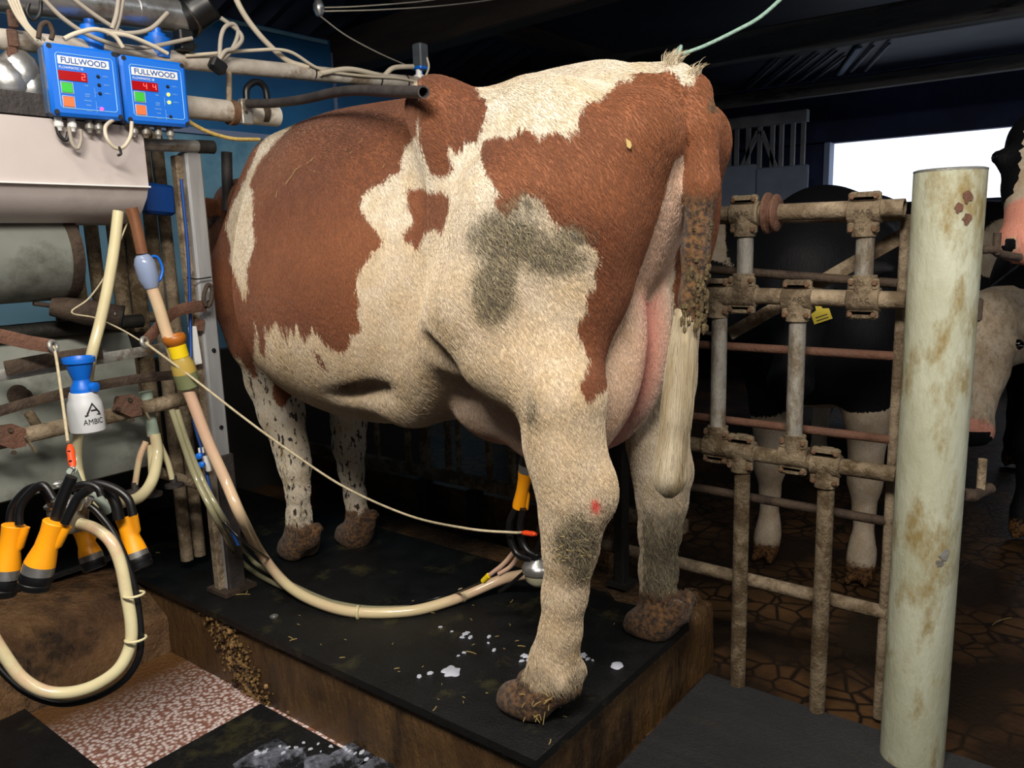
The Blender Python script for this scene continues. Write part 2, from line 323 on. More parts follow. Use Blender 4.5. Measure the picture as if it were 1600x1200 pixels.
wallbox('wall_left_far', (5.6, 5.9, 1.4), (8, 0.1, 2.8), M['barnwall'])
wallbox('wall_near', (3.5, -3.5, 2), (13, 0.1, 4), M['shellwall'])
wallbox('wall_behind', (-3.0, 1.2, 2), (0.1, 9.5, 4), M['shellwall'])
wallbox('wall_left_return', (4.8, 4.9, 1.2), (0.08, 2.0, 2.4), M['barnwall'])
# far wall with the bright opening
wy0, wy1, wz0, wz1 = 0.0, 2.386, 1.02, 2.075
XW = 8.0
wallbox('wall_right', (XW+0.05, 1.2, 0.75), (0.1, 9.6, 1.5), M['barnwall'])
wallbox('wall_right_upper', (XW+0.05, 1.2, 2.8), (0.1, 9.6, 1.45), M['barnwall'])
wallbox('wall_right_pier', (XW+0.05, (wy1+6)/2, 1.79), (0.1, 6-wy1, .6), M['barnwall'])
wallbox('wall_right_pier_near', (XW+0.05, -2.4, 1.79), (0.1, 2.4, .6), M['barnwall'])
wallbox('window_1', (XW-0.02, wy1-0.03, 1.79), (0.14, 0.05, .57), M['frame_w'], 'pale jamb of the bright open window')
# corrugated roof, falling towards the left wall
def roof():
    b = MB(); nx = 260; x0, x1 = -3.2, 8.4; vs = []
    for i in range(nx+1):
        x = x0+(x1-x0)*i/nx; dz = 0.022*math.sin(2*PI*x/0.15)
        vs.append((x, 6.1, 1.80+dz)); vs.append((x, -3.6, 5.2+dz))
    b.add(vs, [(2*i, 2*i+1, 2*i+3, 2*i+2) for i in range(nx)], True); return struct('ceiling', b, M['roof'], 'dark corrugated roof sheeting')
roof()
def roofz(y): return 1.80+(6.1-y)*3.4/9.7
def beam(p, q, w, h, m, name, lab):
    p = np.array(p, float); q = np.array(q, float); d = q-p; L_ = np.linalg.norm(d); d /= L_; s = np.cross(d, (0,0,1)); s /= np.linalg.norm(s); u = np.cross(s, d)
    b = MB(); b.box((p+q)/2, (L_, w, h), rot=np.array([d, s, u]).T, bev=0.01); return single(name, b, m, lab, 'beam')

b = MB(); b.box((5.75, 1.2, 2.66), (4.3, 6.2, .03)); struct('ceiling_low', b, M['roof'], 'low dark sheeting over the far side of the yard')
# ================================================================ animals: implicit surfaces turned into one continuous mesh each
def smin(a, b, k):
    h = np.clip(0.5+0.5*(b-a)/k, 0, 1); return b+(a-b)*h-k*h*(1-h)
def smax(a, b, k): return -smin(-a, -b, k)
def f_cone(P, a, b, ra, rb):
    a = np.array(a, float); b = np.array(b, float); ab = b-a; L2 = ab@ab+1e-12
    t = np.clip(((P-a)@ab)/L2, 0, 1); d = P-a-t[..., None]*ab
    return np.sqrt((d*d).sum(-1))-(ra+(rb-ra)*t)
def f_ell(P, c, r, R=None):
    q = P-np.array(c, float)
    if R is not None: q = q@np.array(R)     # columns of R are the axes
    r = np.array(r, float); a = q/r; k0 = np.sqrt((a*a).sum(-1)); k1 = np.sqrt(((a/r)**2).sum(-1))+1e-9
    return k0*(k0-1)/k1
def f_chain(P, pts, k=0.02):
    d = None
    for (a, ra), (b, rb) in zip(pts[:-1], pts[1:]):
        e = f_cone(P, a, b, ra, rb); d = e if d is None else smin(d, e, k)
    return d
def interp(x, tab, j):
    xs = [t[0] for t in tab]; ys = [t[j] for t in tab]
    return np.interp(x, xs, ys)
def smooth_tab(tab, n=60):
    T = np.array(tab, float); P = spline([r for r in T], 8); return [tuple(r) for r in P]
def surface_nets(f, org, h):
    nx, ny, nz = f.shape; s = f < 0
    corners = [(i, j, k) for i in (0, 1) for j in (0, 1) for k in (0, 1)]
    def sl(a, o): return a[o[0]:nx-1+o[0], o[1]:ny-1+o[1], o[2]:nz-1+o[2]]
    cnt = sum(sl(s, c).astype(np.int8) for c in corners); mixed = (cnt > 0) & (cnt < 8)
    idx = np.argwhere(mixed); pos = np.zeros((len(idx), 3)); num = np.zeros(len(idx))
    I, J, K = idx.T
    for a in corners:
        for ax in range(3):
            if a[ax] == 0:
                b_ = list(a); b_[ax] = 1
                fa = f[I+a[0], J+a[1], K+a[2]]; fb = f[I+b_[0], J+b_[1], K+b_[2]]
                m = (fa < 0) != (fb < 0); t = np.where(m, fa/(fa-fb+1e-20), 0)
                p = np.array(a, float)[None].repeat(len(idx), 0); p[:, ax] = t
                pos += p*m[:, None]; num += m
    pos = (pos/num[:, None]+idx)*h+np.array(org)
    vid = -np.ones((nx-1, ny-1, nz-1), np.int64); vid[I, J, K] = np.arange(len(idx))
    faces = []
    for ax in range(3):
        o1 = (ax+1) % 3; o2 = (ax+2) % 3
        d = [slice(None)]*3; e = [slice(None)]*3; d[ax] = slice(0, -1); e[ax] = slice(1, None)
        ch = s[tuple(d)] != s[tuple(e)]
        E_ = np.argwhere(ch); ok = (E_[:, o1] > 0) & (E_[:, o2] > 0) & (E_[:, o1] < f.shape[o1]-1) & (E_[:, o2] < f.shape[o2]-1); E_ = E_[ok]
        flip = s[E_[:, 0], E_[:, 1], E_[:, 2]]
        q = []
        for (u, v) in ((0, 0), (1, 0), (1, 1), (0, 1)):
            c = E_.copy(); c[:, o1] -= u; c[:, o2] -= v; q.append(vid[c[:, 0], c[:, 1], c[:, 2]])
        q = np.stack(q, 1); q[~flip] = q[~flip][:, ::-1]; faces.append(q)
    return pos, np.concatenate(faces)
def polygonize(field, lo, hi, h, smooth=2):
    lo = np.array(lo); hi = np.array(hi); n = np.ceil((hi-lo)/h).astype(int)+1
    out = np.empty(tuple(n), np.float32)
    ys = lo[1]+h*np.arange(n[1]); zs = lo[2]+h*np.arange(n[2])
    st = 24
    for i in range(0, n[0], st):
        xs = lo[0]+h*np.arange(i, min(n[0], i+st))
        G = np.stack(np.meshgrid(xs, ys, zs, indexing='ij'), -1)
        out[i:i+len(xs)] = field(G)
    v, q = surface_nets(out, lo, h)
    q = q[(q >= 0).all(1)]
    for _ in range(smooth):
        acc = np.zeros_like(v); c = np.zeros(len(v))
        for a, b_ in ((0, 1), (1, 2), (2, 3), (3, 0)):
            for s1, s2 in ((a, b_), (b_, a)):
                np.add.at(acc, q[:, s1], v[q[:, s2]]); np.add.at(c, q[:, s1], 1)
        v = 0.45*v+0.55*acc/np.maximum(c, 1)[:, None]
    return v, q
def poly_sd(P, poly):
    """signed distance of points to a polygon (negative inside)"""
    poly = np.array(poly, float); n = len(poly); d = np.full(len(P), 1e9); ins = np.zeros(len(P), bool)
    for i in range(n):
        a = poly[i]; b_ = poly[(i+1) % n]; ab = b_-a; t = np.clip(((P-a)@ab)/(ab@ab+1e-9), 0, 1)
        e = P-a-t[:, None]*ab; d = np.minimum(d, np.sqrt((e*e).sum(1)))
        cr = ((a[1] > P[:, 1]) != (b_[1] > P[:, 1])) & (P[:, 0] < (b_[0]-a[0])*(P[:, 1]-a[1])/(b_[1]-a[1]+1e-12)+a[0]); ins ^= cr
    return np.where(ins, -d, d)
def mesh_obj(name, v, q, mat_, parent=None, attrs=None):
    o = link(name, v, [tuple(map(int, r)) for r in q], [True]*len(q), mat_, parent, sharp=180)
    for k, arr in (attrs or {}).items():
        a = o.data.attributes.new(k, 'FLOAT', 'POINT'); a.data.foreach_set('value', np.asarray(arr, np.float32))
    return o
def coat_mat(name, patch1, patch2, white1, white2, speck=0.0, tint='#9a7d55'):
    """coat: attribute pat = signed distance (m) to the patch edge, mud (with painted belly shading) and skin = 0..1"""
    m = bpy.data.materials.new(name); m.use_nodes = True; nt = m.node_tree; N = nt.nodes; L = nt.links; B = N['Principled BSDF']
    tc = N.new('ShaderNodeTexCoord')
    def mapped(s, rot=(0.35, 0, 0)):
        mp = N.new('ShaderNodeMapping'); mp.inputs['Scale'].default_value = s; mp.inputs['Rotation'].default_value = rot; L.new(tc.outputs['Object'], mp.inputs[0]); return mp.outputs[0]
    hairv = mapped((1.0, 1.0, 0.16))
    def noise(vec, sc, det=4, rg=0.6, dist=0.0):
        n = N.new('ShaderNodeTexNoise'); n.inputs['Scale'].default_value = sc; n.inputs['Detail'].default_value = det; n.inputs['Roughness'].default_value = rg; n.inputs['Distortion'].default_value = dist; L.new(vec, n.inputs[0]); return n.outputs[0]
    def math_(op, a, b_=None, c=None):
        x = N.new('ShaderNodeMath'); x.operation = op
        for i, q in enumerate((a, b_, c)):
            if q is None: continue
            if isinstance(q, (int, float)): x.inputs[i].default_value = q
            else: L.new(q, x.inputs[i])
        return x.outputs[0]
    def ramp(fac, p0, p1, c0=(0,0,0,1), c1=(1,1,1,1)):
        r = N.new('ShaderNodeValToRGB'); r.color_ramp.elements[0].position = p0; r.color_ramp.elements[1].position = p1; r.color_ramp.elements[0].color = c0; r.color_ramp.elements[1].color = c1; L.new(fac, r.inputs[0]); return r.outputs[0]
    def mix(f_, a, b_):
        x = N.new('ShaderNodeMix'); x.data_type = 'RGBA'
        for i, q in ((0, f_), (6, a), (7, b_)):
            if isinstance(q, (int, float)): x.inputs[i].default_value = q
            elif isinstance(q, tuple): x.inputs[i].default_value = q
            else: L.new(q, x.inputs[i])
        return x.outputs[2]
    def attr(nm): a = N.new('ShaderNodeAttribute'); a.attribute_name = nm; return a.outputs['Fac']
    hair = noise(hairv, 130, 3, 0.7, 0.6); hair2 = noise(hairv, 420, 2, 0.6, 0.8); big = noise(tc.outputs['Object'], 3.2, 4); med = noise(tc.outputs['Object'], 14, 5)
    jag = math_('MULTIPLY', math_('SUBTRACT', hair, 0.5), 0.034)
    jag2 = math_('MULTIPLY', math_('SUBTRACT', hair2, 0.5), 0.012)
    edge = math_('ADD', math_('ADD', attr('pat'), jag), jag2)
    fac = ramp(math_('MULTIPLY_ADD', edge, 60.0, 0.5), 0.42, 0.58, (1,1,1,1), (0,0,0,1))
    c_p = mix(ramp(big, 0.35, 0.65), hexc(patch1), hexc(patch2)); c_w = mix(ramp(med, 0.3, 0.7), hexc(white1), hexc(white2))
    if speck:
        sp = noise(mapped((1, 1, 0.45)), 75, 2, 0.5); c_w = mix(math_('MULTIPLY', ramp(sp, 0.58, 0.63), attr('speck')), c_w, hexc('#3a2a28'))
    c_w = mix(attr('tan'), c_w, hexc('#bf9c68'))
    c_w = mix(math_('MULTIPLY', attr('skin'), 0.9), c_w, hexc('#d98a78'))
    col = mix(fac, c_w, c_p)
    hv = ramp(hair2, 0.3, 0.7, (0.76, 0.74, 0.72, 1), (1.12, 1.12, 1.12, 1)); x = N.new('ShaderNodeMix'); x.data_type = 'RGBA'; x.blend_type = 'MULTIPLY'; x.inputs[0].default_value = 1.0; L.new(col, x.inputs[6]); L.new(hv, x.inputs[7]); col = x.outputs[2]
    rn = ramp(attr('rnd'), 0.0, 1.0, (0.72, 0.71, 0.70, 1), (1.22, 1.22, 1.22, 1)); x = N.new('ShaderNodeMix'); x.data_type = 'RGBA'; x.blend_type = 'MULTIPLY'; x.inputs[0].default_value = 1.0; L.new(col, x.inputs[6]); L.new(rn, x.inputs[7]); col = x.outputs[2]
    # mud and the painted belly shading, clumped along the hair
    mn = noise(mapped((1, 1, 0.4)), 60, 6, 0.75, 0.5); thr = math_('MULTIPLY_ADD', attr('mud'), 1.25, math_('SUBTRACT', mn, 1.0))
    mf = ramp(thr, 0.02, 0.30); mc = mix(ramp(math_('ADD', math_('MULTIPLY', hair2, .5), math_('MULTIPLY', attr('rnd'), .5)), 0.42, 0.72), hexc('#2d271d'), hexc('#a39672'))
    col = mix(math_('MULTIPLY', mf, 0.82), col, mc)
    dn = noise(tc.outputs['Object'], 45, 6, 0.7); df = ramp(math_('MULTIPLY_ADD', attr('dung'), 1.3, math_('SUBTRACT', dn, 0.95)), 0.0, 0.2); col = mix(df, col, mix(ramp(noise(tc.outputs['Object'], 90, 5), 0.4, 0.6), hexc('#29190e'), hexc('#6f4d2b')))
    wd = attr('wound'); col = mix(wd, col, hexc('#d8302f'))
    L.new(col, B.inputs['Base Color']); B.inputs['Roughness'].default_value = 0.62
    B.inputs['Sheen Weight'].default_value = 0.15 if speck else 0.0; B.inputs['Specular IOR Level'].default_value = 0.35 if speck else 0.2
    hb = math_('ADD', math_('MULTIPLY', hair, 0.5), math_('MULTIPLY', hair2, 0.3)); hb = math_('ADD', hb, math_('MULTIPLY', med, 0.5)); hb = math_('ADD', hb, math_('MULTIPLY', math_('MULTIPLY', mn, attr('mud')), 1.4)); hb = math_('ADD', hb, math_('MULTIPLY', math_('MULTIPLY', dn, attr('dung')), 3.0))
    b_ = N.new('ShaderNodeBump'); b_.inputs['Distance'].default_value = 0.006; b_.inputs['Strength'].default_value = 0.7; L.new(hb, b_.inputs['Height']); L.new(b_.outputs[0], B.inputs['Normal'])
    return m
M['coat_red'] = coat_mat('red_and_white_coat', '#6e3b1c', '#854e2b', '#e0d8ca', '#d0c0a4', speck=1.0)
M['coat_black'] = coat_mat('black_and_white_coat', '#050507', '#0a0a0f', '#c2b8aa', '#a3927d')
# ---------------------------------------------------------------- the milking cow
TORSO = smooth_tab([ # Y, top, bottom, half width, height of max width, x centre
 (0.72,1.315,1.12,.05,1.24,1.545),(0.755,1.352,1.06,.10,1.22,1.545),(0.83,1.388,.92,.17,1.19,1.545),(0.91,1.418,.82,.20,1.17,1.55),
 (1.00,1.424,.76,.215,1.14,1.555),(1.12,1.420,.70,.235,1.08,1.56),(1.22,1.402,.65,.265,1.02,1.565),(1.35,1.415,.60,.325,.96,1.57),
 (1.50,1.42,.57,.37,.92,1.575),(1.65,1.425,.555,.385,.90,1.58),(1.80,1.427,.565,.375,.90,1.585),(1.95,1.42,.59,.335,.92,1.60),
 (2.08,1.41,.63,.26,.95,1.62),(2.20,1.375,.66,.20,.97,1.64),(2.32,1.31,.72,.16,1.0,1.66),(2.42,1.24,.80,.12,1.0,1.67),(2.50,1.17,.88,.06,1.0,1.67)])
def torso(P):
    x, y, z = P[..., 0], P[..., 1], P[..., 2]
    yc = np.clip(y, 0.725, 2.495)
    top, bot, hw, zc, xc = (interp(yc, TORSO, j) for j in (1, 2, 3, 4, 5))
    up = z > zc; hh = np.where(up, top-zc, zc-bot); n = np.where(up, 1.75, 2.15)
    a = np.abs(x-xc)/hw; c = np.abs(z-zc)/hh
    rho = (a**n+c**n)**(1/n)
    d = (rho-1)*np.minimum(hw, hh)*0.9
    return np.maximum(d, np.maximum(0.725-y, y-2.495))
def pix_chain(rows, X):
    """rows: (px, py, radius m) of a limb's centre line on the plane X (or each row its own X)"""
    out = []
    for r in rows:
        Xr = r[3] if len(r) > 3 else X; q = AX(r[0], r[1], Xr); out.append(((q[0], q[1], q[2]-PZ), r[2]))
    return out
NH = [((1.31,1.00,1.10),.13),((1.30,1.04,.93),.135),((1.30,1.00,.83),.115)]+pix_chain([(878,620,.083),(881,690,.076),(889,730,.072),(896,775,.066),(893,815,.058),(890,860,.049),(882,930,.042),(876,985,.040),(866,1030,.046),(850,1062,.042)],1.30)
FH = [((1.74,.93,1.06),.12),((1.75,.95,.88),.13)]+pix_chain([(1030,600,.082),(1027,690,.072),(1032,735,.066),(1034,780,.058),(1030,830,.046),(1027,890,.040),(1027,940,.040),(1032,965,.045),(1022,985,.042)],1.76)
NF = [((1.52,2.18,.93),.10),((1.52,2.18,.78),.095)]+pix_chain([(425,590,.082),(440,645,.070),(455,700,.052),(461,728,.049),(465,765,.036),(467,805,.036),(466,838,.044),(462,852,.04)],1.55)
FF = [((1.74,2.2,.93),.12),((1.74,2.15,.75),.09)]+pix_chain([(545,620,.066),(545,660,.056),(545,695,.053),(549,735,.040),(555,775,.034),(559,812,.036),(560,832,.043),(558,845,.04)],1.75)
def claws(P, px, py, X, yaw, s=1.0):
    q = AX(px, py, X); c = np.array([q[0], q[1], 0.045]); f = np.array([math.sin(yaw), math.cos(yaw), 0]); r = np.array([f[1], -f[0], 0]); R = np.array([r, f, (0,0,1)]).T
    d = None
    for sd in (-1, 1):
        Rz = R; e = f_ell(P, c+r*sd*0.031*s+f*0.03*s, (.034*s,.062*s,.046), Rz); e2 = f_cone(P, c+r*sd*.028*s+np.array((0,0,.02)), c+r*sd*.033*s+f*.075*s+np.array((0,0,-.022)), .032*s, .020*s); e = smin(e, e2, .02)
        d = e if d is None else smin(d, e, .008)
    e = f_ell(P, c-f*.03*s+np.array((0,0,.045)), (.05*s,.045*s,.038), R); d = smin(d, e, .03)
    for sd in (-1, 1): d = smin(d, f_ell(P, c-f*.056*s+r*sd*.028*s+np.array((0,0,.078)), (.021,.022,.021), R), .016)
    return smax(d, -(P[..., 2]-0.0135), .004)
def g_nh(P):
    d = f_chain(P, NH, .03)
    q = AX(955, 772, 1.30); d = smin(d, f_ell(P, (1.31, q[1]+.035, q[2]-PZ), (.035,.04,.06)), .03)
    return smin(d, claws(P, 852, 1104, 1.30, 0.0, 1.12), .02)
def g_fh(P):
    d = f_chain(P, FH, .03)
    q = AX(1076, 738, 1.76); d = smin(d, f_ell(P, (1.76, q[1]+.035, q[2]-PZ), (.033,.04,.055)), .03)
    return smin(d, claws(P, 1036, 1000, 1.76, 0.05, 1.05), .02)
def g_nf(P): return smin(f_chain(P, NF, .025), claws(P, 474, 874, 1.555, 0.15, 1.0), .02)
def g_ff(P): return smin(f_chain(P, FF, .025), claws(P, 562, 856, 1.75, 0.1, 0.95), .02)
def g_udder(P):
    d = f_ell(P, (1.46,1.02,.76), (.125,.19,.235)); d = smin(d, f_ell(P, (1.62,1.03,.75), (.12,.18,.22)), .03)
    d = smin(d, f_ell(P, (1.54,1.20,.70), (.17,.17,.155)), .05)
    d = smin(d, f_ell(P, (1.50,.92,.84), (.075,.11,.22)), .03); d = smin(d, f_ell(P, (1.61,.91,.84), (.075,.10,.22)), .025)
    return d
TAIL = [((1.55,.85,1.36),.045),((1.545,.77,1.35),.040),((1.53,.722,1.325),.035),((1.522,.695,1.26),.033),((1.515,.69,1.15),.031),((1.51,.70,1.02),.028),((1.505,.705,.92),.025),((1.50,.715,.84),.02)]
def g_tail(P): return f_chain(P, TAIL, .02)
_a = .35; FOLD1 = np.array([(1,0,0),(0,math.cos(_a),math.sin(_a)),(0,-math.sin(_a),math.cos(_a))]).T
def g_body(P):
    d = torso(P)
    # rump and pelvis
    for sx in (-1, 1):
        xc = 1.555; X = lambda v: xc+sx*v
        d = smin(d, f_ell(P, (X(.245),1.195,1.328), (.055,.095,.078)), .075)            # hook bone
        d = smin(d, f_cone(P, (X(.24),1.19,1.30), (X(.10),1.08,1.34), .05, .05), .05)
        d = smin(d, f_cone(P, (X(.23),1.17,1.27), (X(.125),.785,1.255), .065, .055), .06)   # hook to pin
        d = smin(d, f_ell(P, (X(.12),.765,1.262), (.055,.052,.06)), .045)            # pin bone
        d = smin(d, f_ell(P, (X(.20),.96,1.12), (.10,.20,.24)), .08)               # thurl, upper thigh
        d = smin(d, f_cone(P, (X(.12),.785,1.22), (X(.17),.865,.94), .055, .060), .06); d = smin(d, f_cone(P, (X(.17),.865,.94), (X(.225),.90,.74), .06, .06), .05)  # back of thigh
        d = smin(d, f_cone(P, (X(.24),1.16,1.22), (X(.245),1.12,.86), .06, .085), .06)   # front of thigh
        d = smin(d, f_ell(P, (X(.22),1.035,.93), (.11,.165,.18)), .08)
    # flank fold
    d = smin(d, f_cone(P, (1.30,1.16,.88), (1.40,1.42,.66), .05, .05), .09)
    # folds of skin on the flank and belly
    q = AX(705, 552, 1.25); d = smax(d, -f_ell(P, (q[0]-.01, q[1], q[2]-PZ), (.035,.085,.028), FOLD1), .035)
    q = AX(575, 598, 1.33); d = smax(d, -f_ell(P, (q[0]-.022, q[1], q[2]-PZ), (.020,.10,.026)), .045)
    # hollow in front of the hook bones
    for sx in (-1, 1): d = smax(d, -f_ell(P, (1.57+sx*.40,1.385,1.27), (.12,.11,.12)), .09)
    d = smax(d, -f_ell(P, (1.32,1.10,1.52), (.10,.12,.12)), .08)
    # shoulder
    for sx in (-1, 1):
        d = smin(d, f_cone(P, (1.62+sx*.12,2.04,1.28), (1.62+sx*.17,2.24,.95), .06, .08), .08)
        d = smin(d, f_cone(P, (1.62+sx*.16,2.24,.93), (1.62+sx*.14,2.19,.76), .08, .075), .07)
    d = smin(d, f_ell(P, (1.65,2.36,.86), (.10,.11,.13)), .07)        # brisket
    return d
def g_neck(P):
    d = f_cone(P, (1.67,2.30,1.20), (1.84,2.70,1.22), .10, .08); d = smin(d, f_cone(P, (1.66,2.34,1.02), (1.84,2.68,1.10), .12, .08), .06)
    d = smin(d, f_cone(P, (1.84,2.74,1.20), (1.85,3.06,.92), .10, .06), .05); d = smin(d, f_ell(P, (1.85,3.08,.90), (.07,.06,.055)), .03)
    d = smin(d, f_cone(P, (1.84,2.78,1.08), (1.85,2.95,.93), .075, .055), .04)
    for sx in (-1, 1): d = smin(d, f_ell(P, (1.84+sx*.155,2.73,1.20), (.075,.02,.04)), .015)
    return d
def cow_field(P):
    d = g_body(P); d = smin(d, g_neck(P), .08)
    d = smin(d, g_nh(P), .035); d = smin(d, g_fh(P), .05); d = smin(d, g_nf(P), .055); d = smin(d, g_ff(P), .055)
    d = smin(d, g_udder(P), .012); d = smin(d, g_tail(P), .007)
    return d
BROWN = [
 # shoulder and ribs
 [(470,180),(500,160),(560,150),(600,145),(655,140),(652,200),(649,214),(633,230),(628,250),(625,274),(611,272),(600,287),(584,290),(567,305),(562,321),(569,338),(584,357),(598,373),(595,390),(584,391),(573,410),(559,424),(556,451),(559,473),(559,490),(565,517),(545,523),(548,538),(532,552),(518,545),(501,534),(487,509),(483,520),(475,537),(468,520),(463,505),(458,525),(453,513),(445,509),(452,540),(445,530),(438,515),(430,501),(422,512),(415,526),(413,505),(414,530),(413,556),(406,552),(402,520),(396,501),(399,520),(396,545),(394,556),(402,594),(389,583),(375,560),(340,540),(320,500),(320,420),(350,352),(361,384),(358,407),(369,429),(375,450),(384,470),(387,449),(386,418),(397,388),(398,376),(396,335),(396,299),(390,288),(405,252),(430,222),(457,197)],
 # left of the white stripe and neck
 [(441,190),(416,212),(402,234),(383,280),(361,324),(353,355),(358,380),(300,420),(250,400),(250,250),(350,200)],
 # hook bone
 [(652,140),(652,100),(760,100),(741,140),(761,164),(756,184),(746,214),(742,228),(725,219),(727,222),(716,239),(697,230),(702,250),(709,265),(688,279),(672,269),(664,250),(653,222)],
 # rump
 [(978,70),(987,115),(984,129),(967,126),(948,142),(932,159),(923,153),(910,167),(901,189),(903,208),(893,200),(885,217),(874,206),(857,206),(838,217),(826,203),(813,200),(805,208),(794,217),(780,211),(756,217),(747,230),(753,258),(764,280),(779,302),(771,310),(775,327),(786,335),(800,329),(808,310),(822,300),(844,313),(857,335),(874,354),(899,357),(912,376),(932,390),(934,405),(925,427),(930,449),(917,451),(913,495),(898,498),(903,523),(920,559),(914,583),(902,600),(910,612),(917,627),(928,620),(950,600),(1000,480),(1040,420),(1075,330),(1085,240),(1085,160),(1064,131),(1050,110),(1022,101),(1000,80)],
 # flank spot
 [(636,294),(661,294),(672,299),(688,297),(702,305),(705,324),(697,346),(690,365),(680,354),(664,362),(655,384),(645,388),(640,378),(625,373),(636,360),(645,343),(636,327)],
 [(485,545),(498,555),(512,578),(499,570)],
]
BROWN_TAIL = [[(1080,90),(1150,90),(1150,330),(1130,320),(1060,420),(1060,150),(1085,134)]]
BROWN_FAR = [[(1075,100),(1160,110),(1160,330),(1090,500),(1082,570),(1058,565),(1046,540),(1050,470),(1056,400),(1058,330),(1064,280),(1070,200)]]
BROWN_NF = [[(425,583),(440,575),(463,578),(466,600),(460,612),(441,640),(427,625)], [(390,500),(413,540),(404,560),(396,545),(400,594),(389,583),(378,540)]]
MUD_SHADE = [ (790,370,70,60,.85),(860,400,70,40,.8),(770,450,40,65,.95),(820,315,50,30,.6),(890,370,50,35,.7),(900,845,38,50,1.0),(905,890,30,30,.7),(945,790,20,30,.5),(830,640,16,50,.6),(590,600,70,18,.45),(700,560,60,60,.42),(640,640,90,25,.38),(440,555,20,30,.4),(1000,120,0,0,0),(1030,250,30,90,.35),(930,230,120,60,.12),(470,800,14,50,.5)]  # real mud patches, plus shading painted along the belly sides
DUNG_Z = None
def fur(root, w, q, attrs, part, n=260000):
    """short coat hair lying along the body; hair curves rooted on the skin"""
    rng = np.random.default_rng(3)
    tri = np.concatenate([q[:, [0,1,2]], q[:, [0,2,3]]]); a, b_, c = w[tri[:,0]], w[tri[:,1]], w[tri[:,2]]
    nr = np.cross(b_-a, c-a); ar = np.linalg.norm(nr, axis=1); nr = nr/np.maximum(ar, 1e-12)[:, None]
    vn = np.zeros_like(w)
    for k in range(3): np.add.at(vn, tri[:, k], nr*ar[:, None])
    vn /= np.maximum(np.linalg.norm(vn, axis=1), 1e-9)[:, None]
    if (vn*(w-w.mean(0))).sum(1).mean() < 0: vn = -vn
    cen = (a+b_+c)/3; vd = CC-cen; dist = np.linalg.norm(vd, axis=1); facing = (vn[tri[:,0]]*vd).sum(1)/dist
    wgt = ar*np.where(facing > -.35, 1, .05)/(dist**1.2); wgt[(dung_ := attrs['dung'][tri[:,0]]) > .6] = 0
    t = rng.choice(len(tri), n, p=wgt/wgt.sum()); u, v = rng.random(n), rng.random(n); f = u+v > 1; u[f] = 1-u[f]; v[f] = 1-v[f]
    B3 = np.stack([1-u-v, u, v], 1)
    def ip(x): return (x[tri[t]]*B3[..., None] if x.ndim == 2 else x[tri[t]]*B3).sum(1)
    p = ip(w); nn = ip(vn); nn /= np.linalg.norm(nn, axis=1)[:, None]
    at_ = {k: ip(x) for k, x in attrs.items()}; at_['rnd'] = rng.random(n)
    g = np.tile(np.array((.05, -.45, -.85)), (n, 1)); tw_ = np.clip((p[:, 2]-PZ-1.12)/.28, 0, 1)[:, None]; g = g*(1-tw_)+np.array((0, -1, -.30))*tw_
    sw_ = np.stack([np.sin(p[:, 1]*9+p[:, 2]*4), np.cos(p[:, 2]*7-p[:, 1]*5), np.sin(p[:, 2]*11)], 1)*.11
    g = g+sw_+rng.normal(size=(n, 3))*(.085+.33*at_['mud'][:, None]); g -= nn*(g*nn).sum(1)[:, None]; g /= np.maximum(np.linalg.norm(g, axis=1), 1e-6)[:, None]
    L_ = (.0085+.0045*rng.random(n))*(1+.8*at_['mud'])*(1-.55*at_['skin'])
    under = np.clip((PZ+.66-p[:, 2])/.1, 0, 1)*(part[tri[t, 0]] == 0); L_ *= 1+1.2*under
    L_ = L_[:, None]; lift = (.13+.22*at_['mud'])[:, None]
    K = [p-nn*.001, p+g*L_*.35+nn*L_*lift, p+g*L_*.7+nn*L_*lift*1.15, p+g*L_+nn*L_*lift*.9+np.array((0,0,-1.0))*L_*.08]
    P = np.stack(K, 1)
    return hair_obj('coat_hair', P, (.00042,.00038,.00026,.00008), M['coat_red'], root, 'short hair of the red and white coat', at_)
def hair_obj(name, P, radii, material, root, label, attrs=None):
    n, k = P.shape[:2]; org = np.array(root['_o'])
    hc = bpy.data.hair_curves.new(name); hc.add_curves([k]*n)
    hc.attributes['position'].data.foreach_set('vector', (P-org).astype(np.float32).ravel())
    r = hc.attributes.get('radius') or hc.attributes.new('radius', 'FLOAT', 'POINT'); r.data.foreach_set('value', np.tile(np.array(radii, np.float32), n))
    for nm, x in (attrs or {}).items():
        A_ = hc.attributes.new(nm, 'FLOAT', 'CURVE'); A_.data.foreach_set('value', x.astype(np.float32))
    hc.materials.append(material); o = bpy.data.objects.new(name, hc); COL.objects.link(o); o.parent = root; o['kind'] = 'stuff'; o['label'] = label
    return o
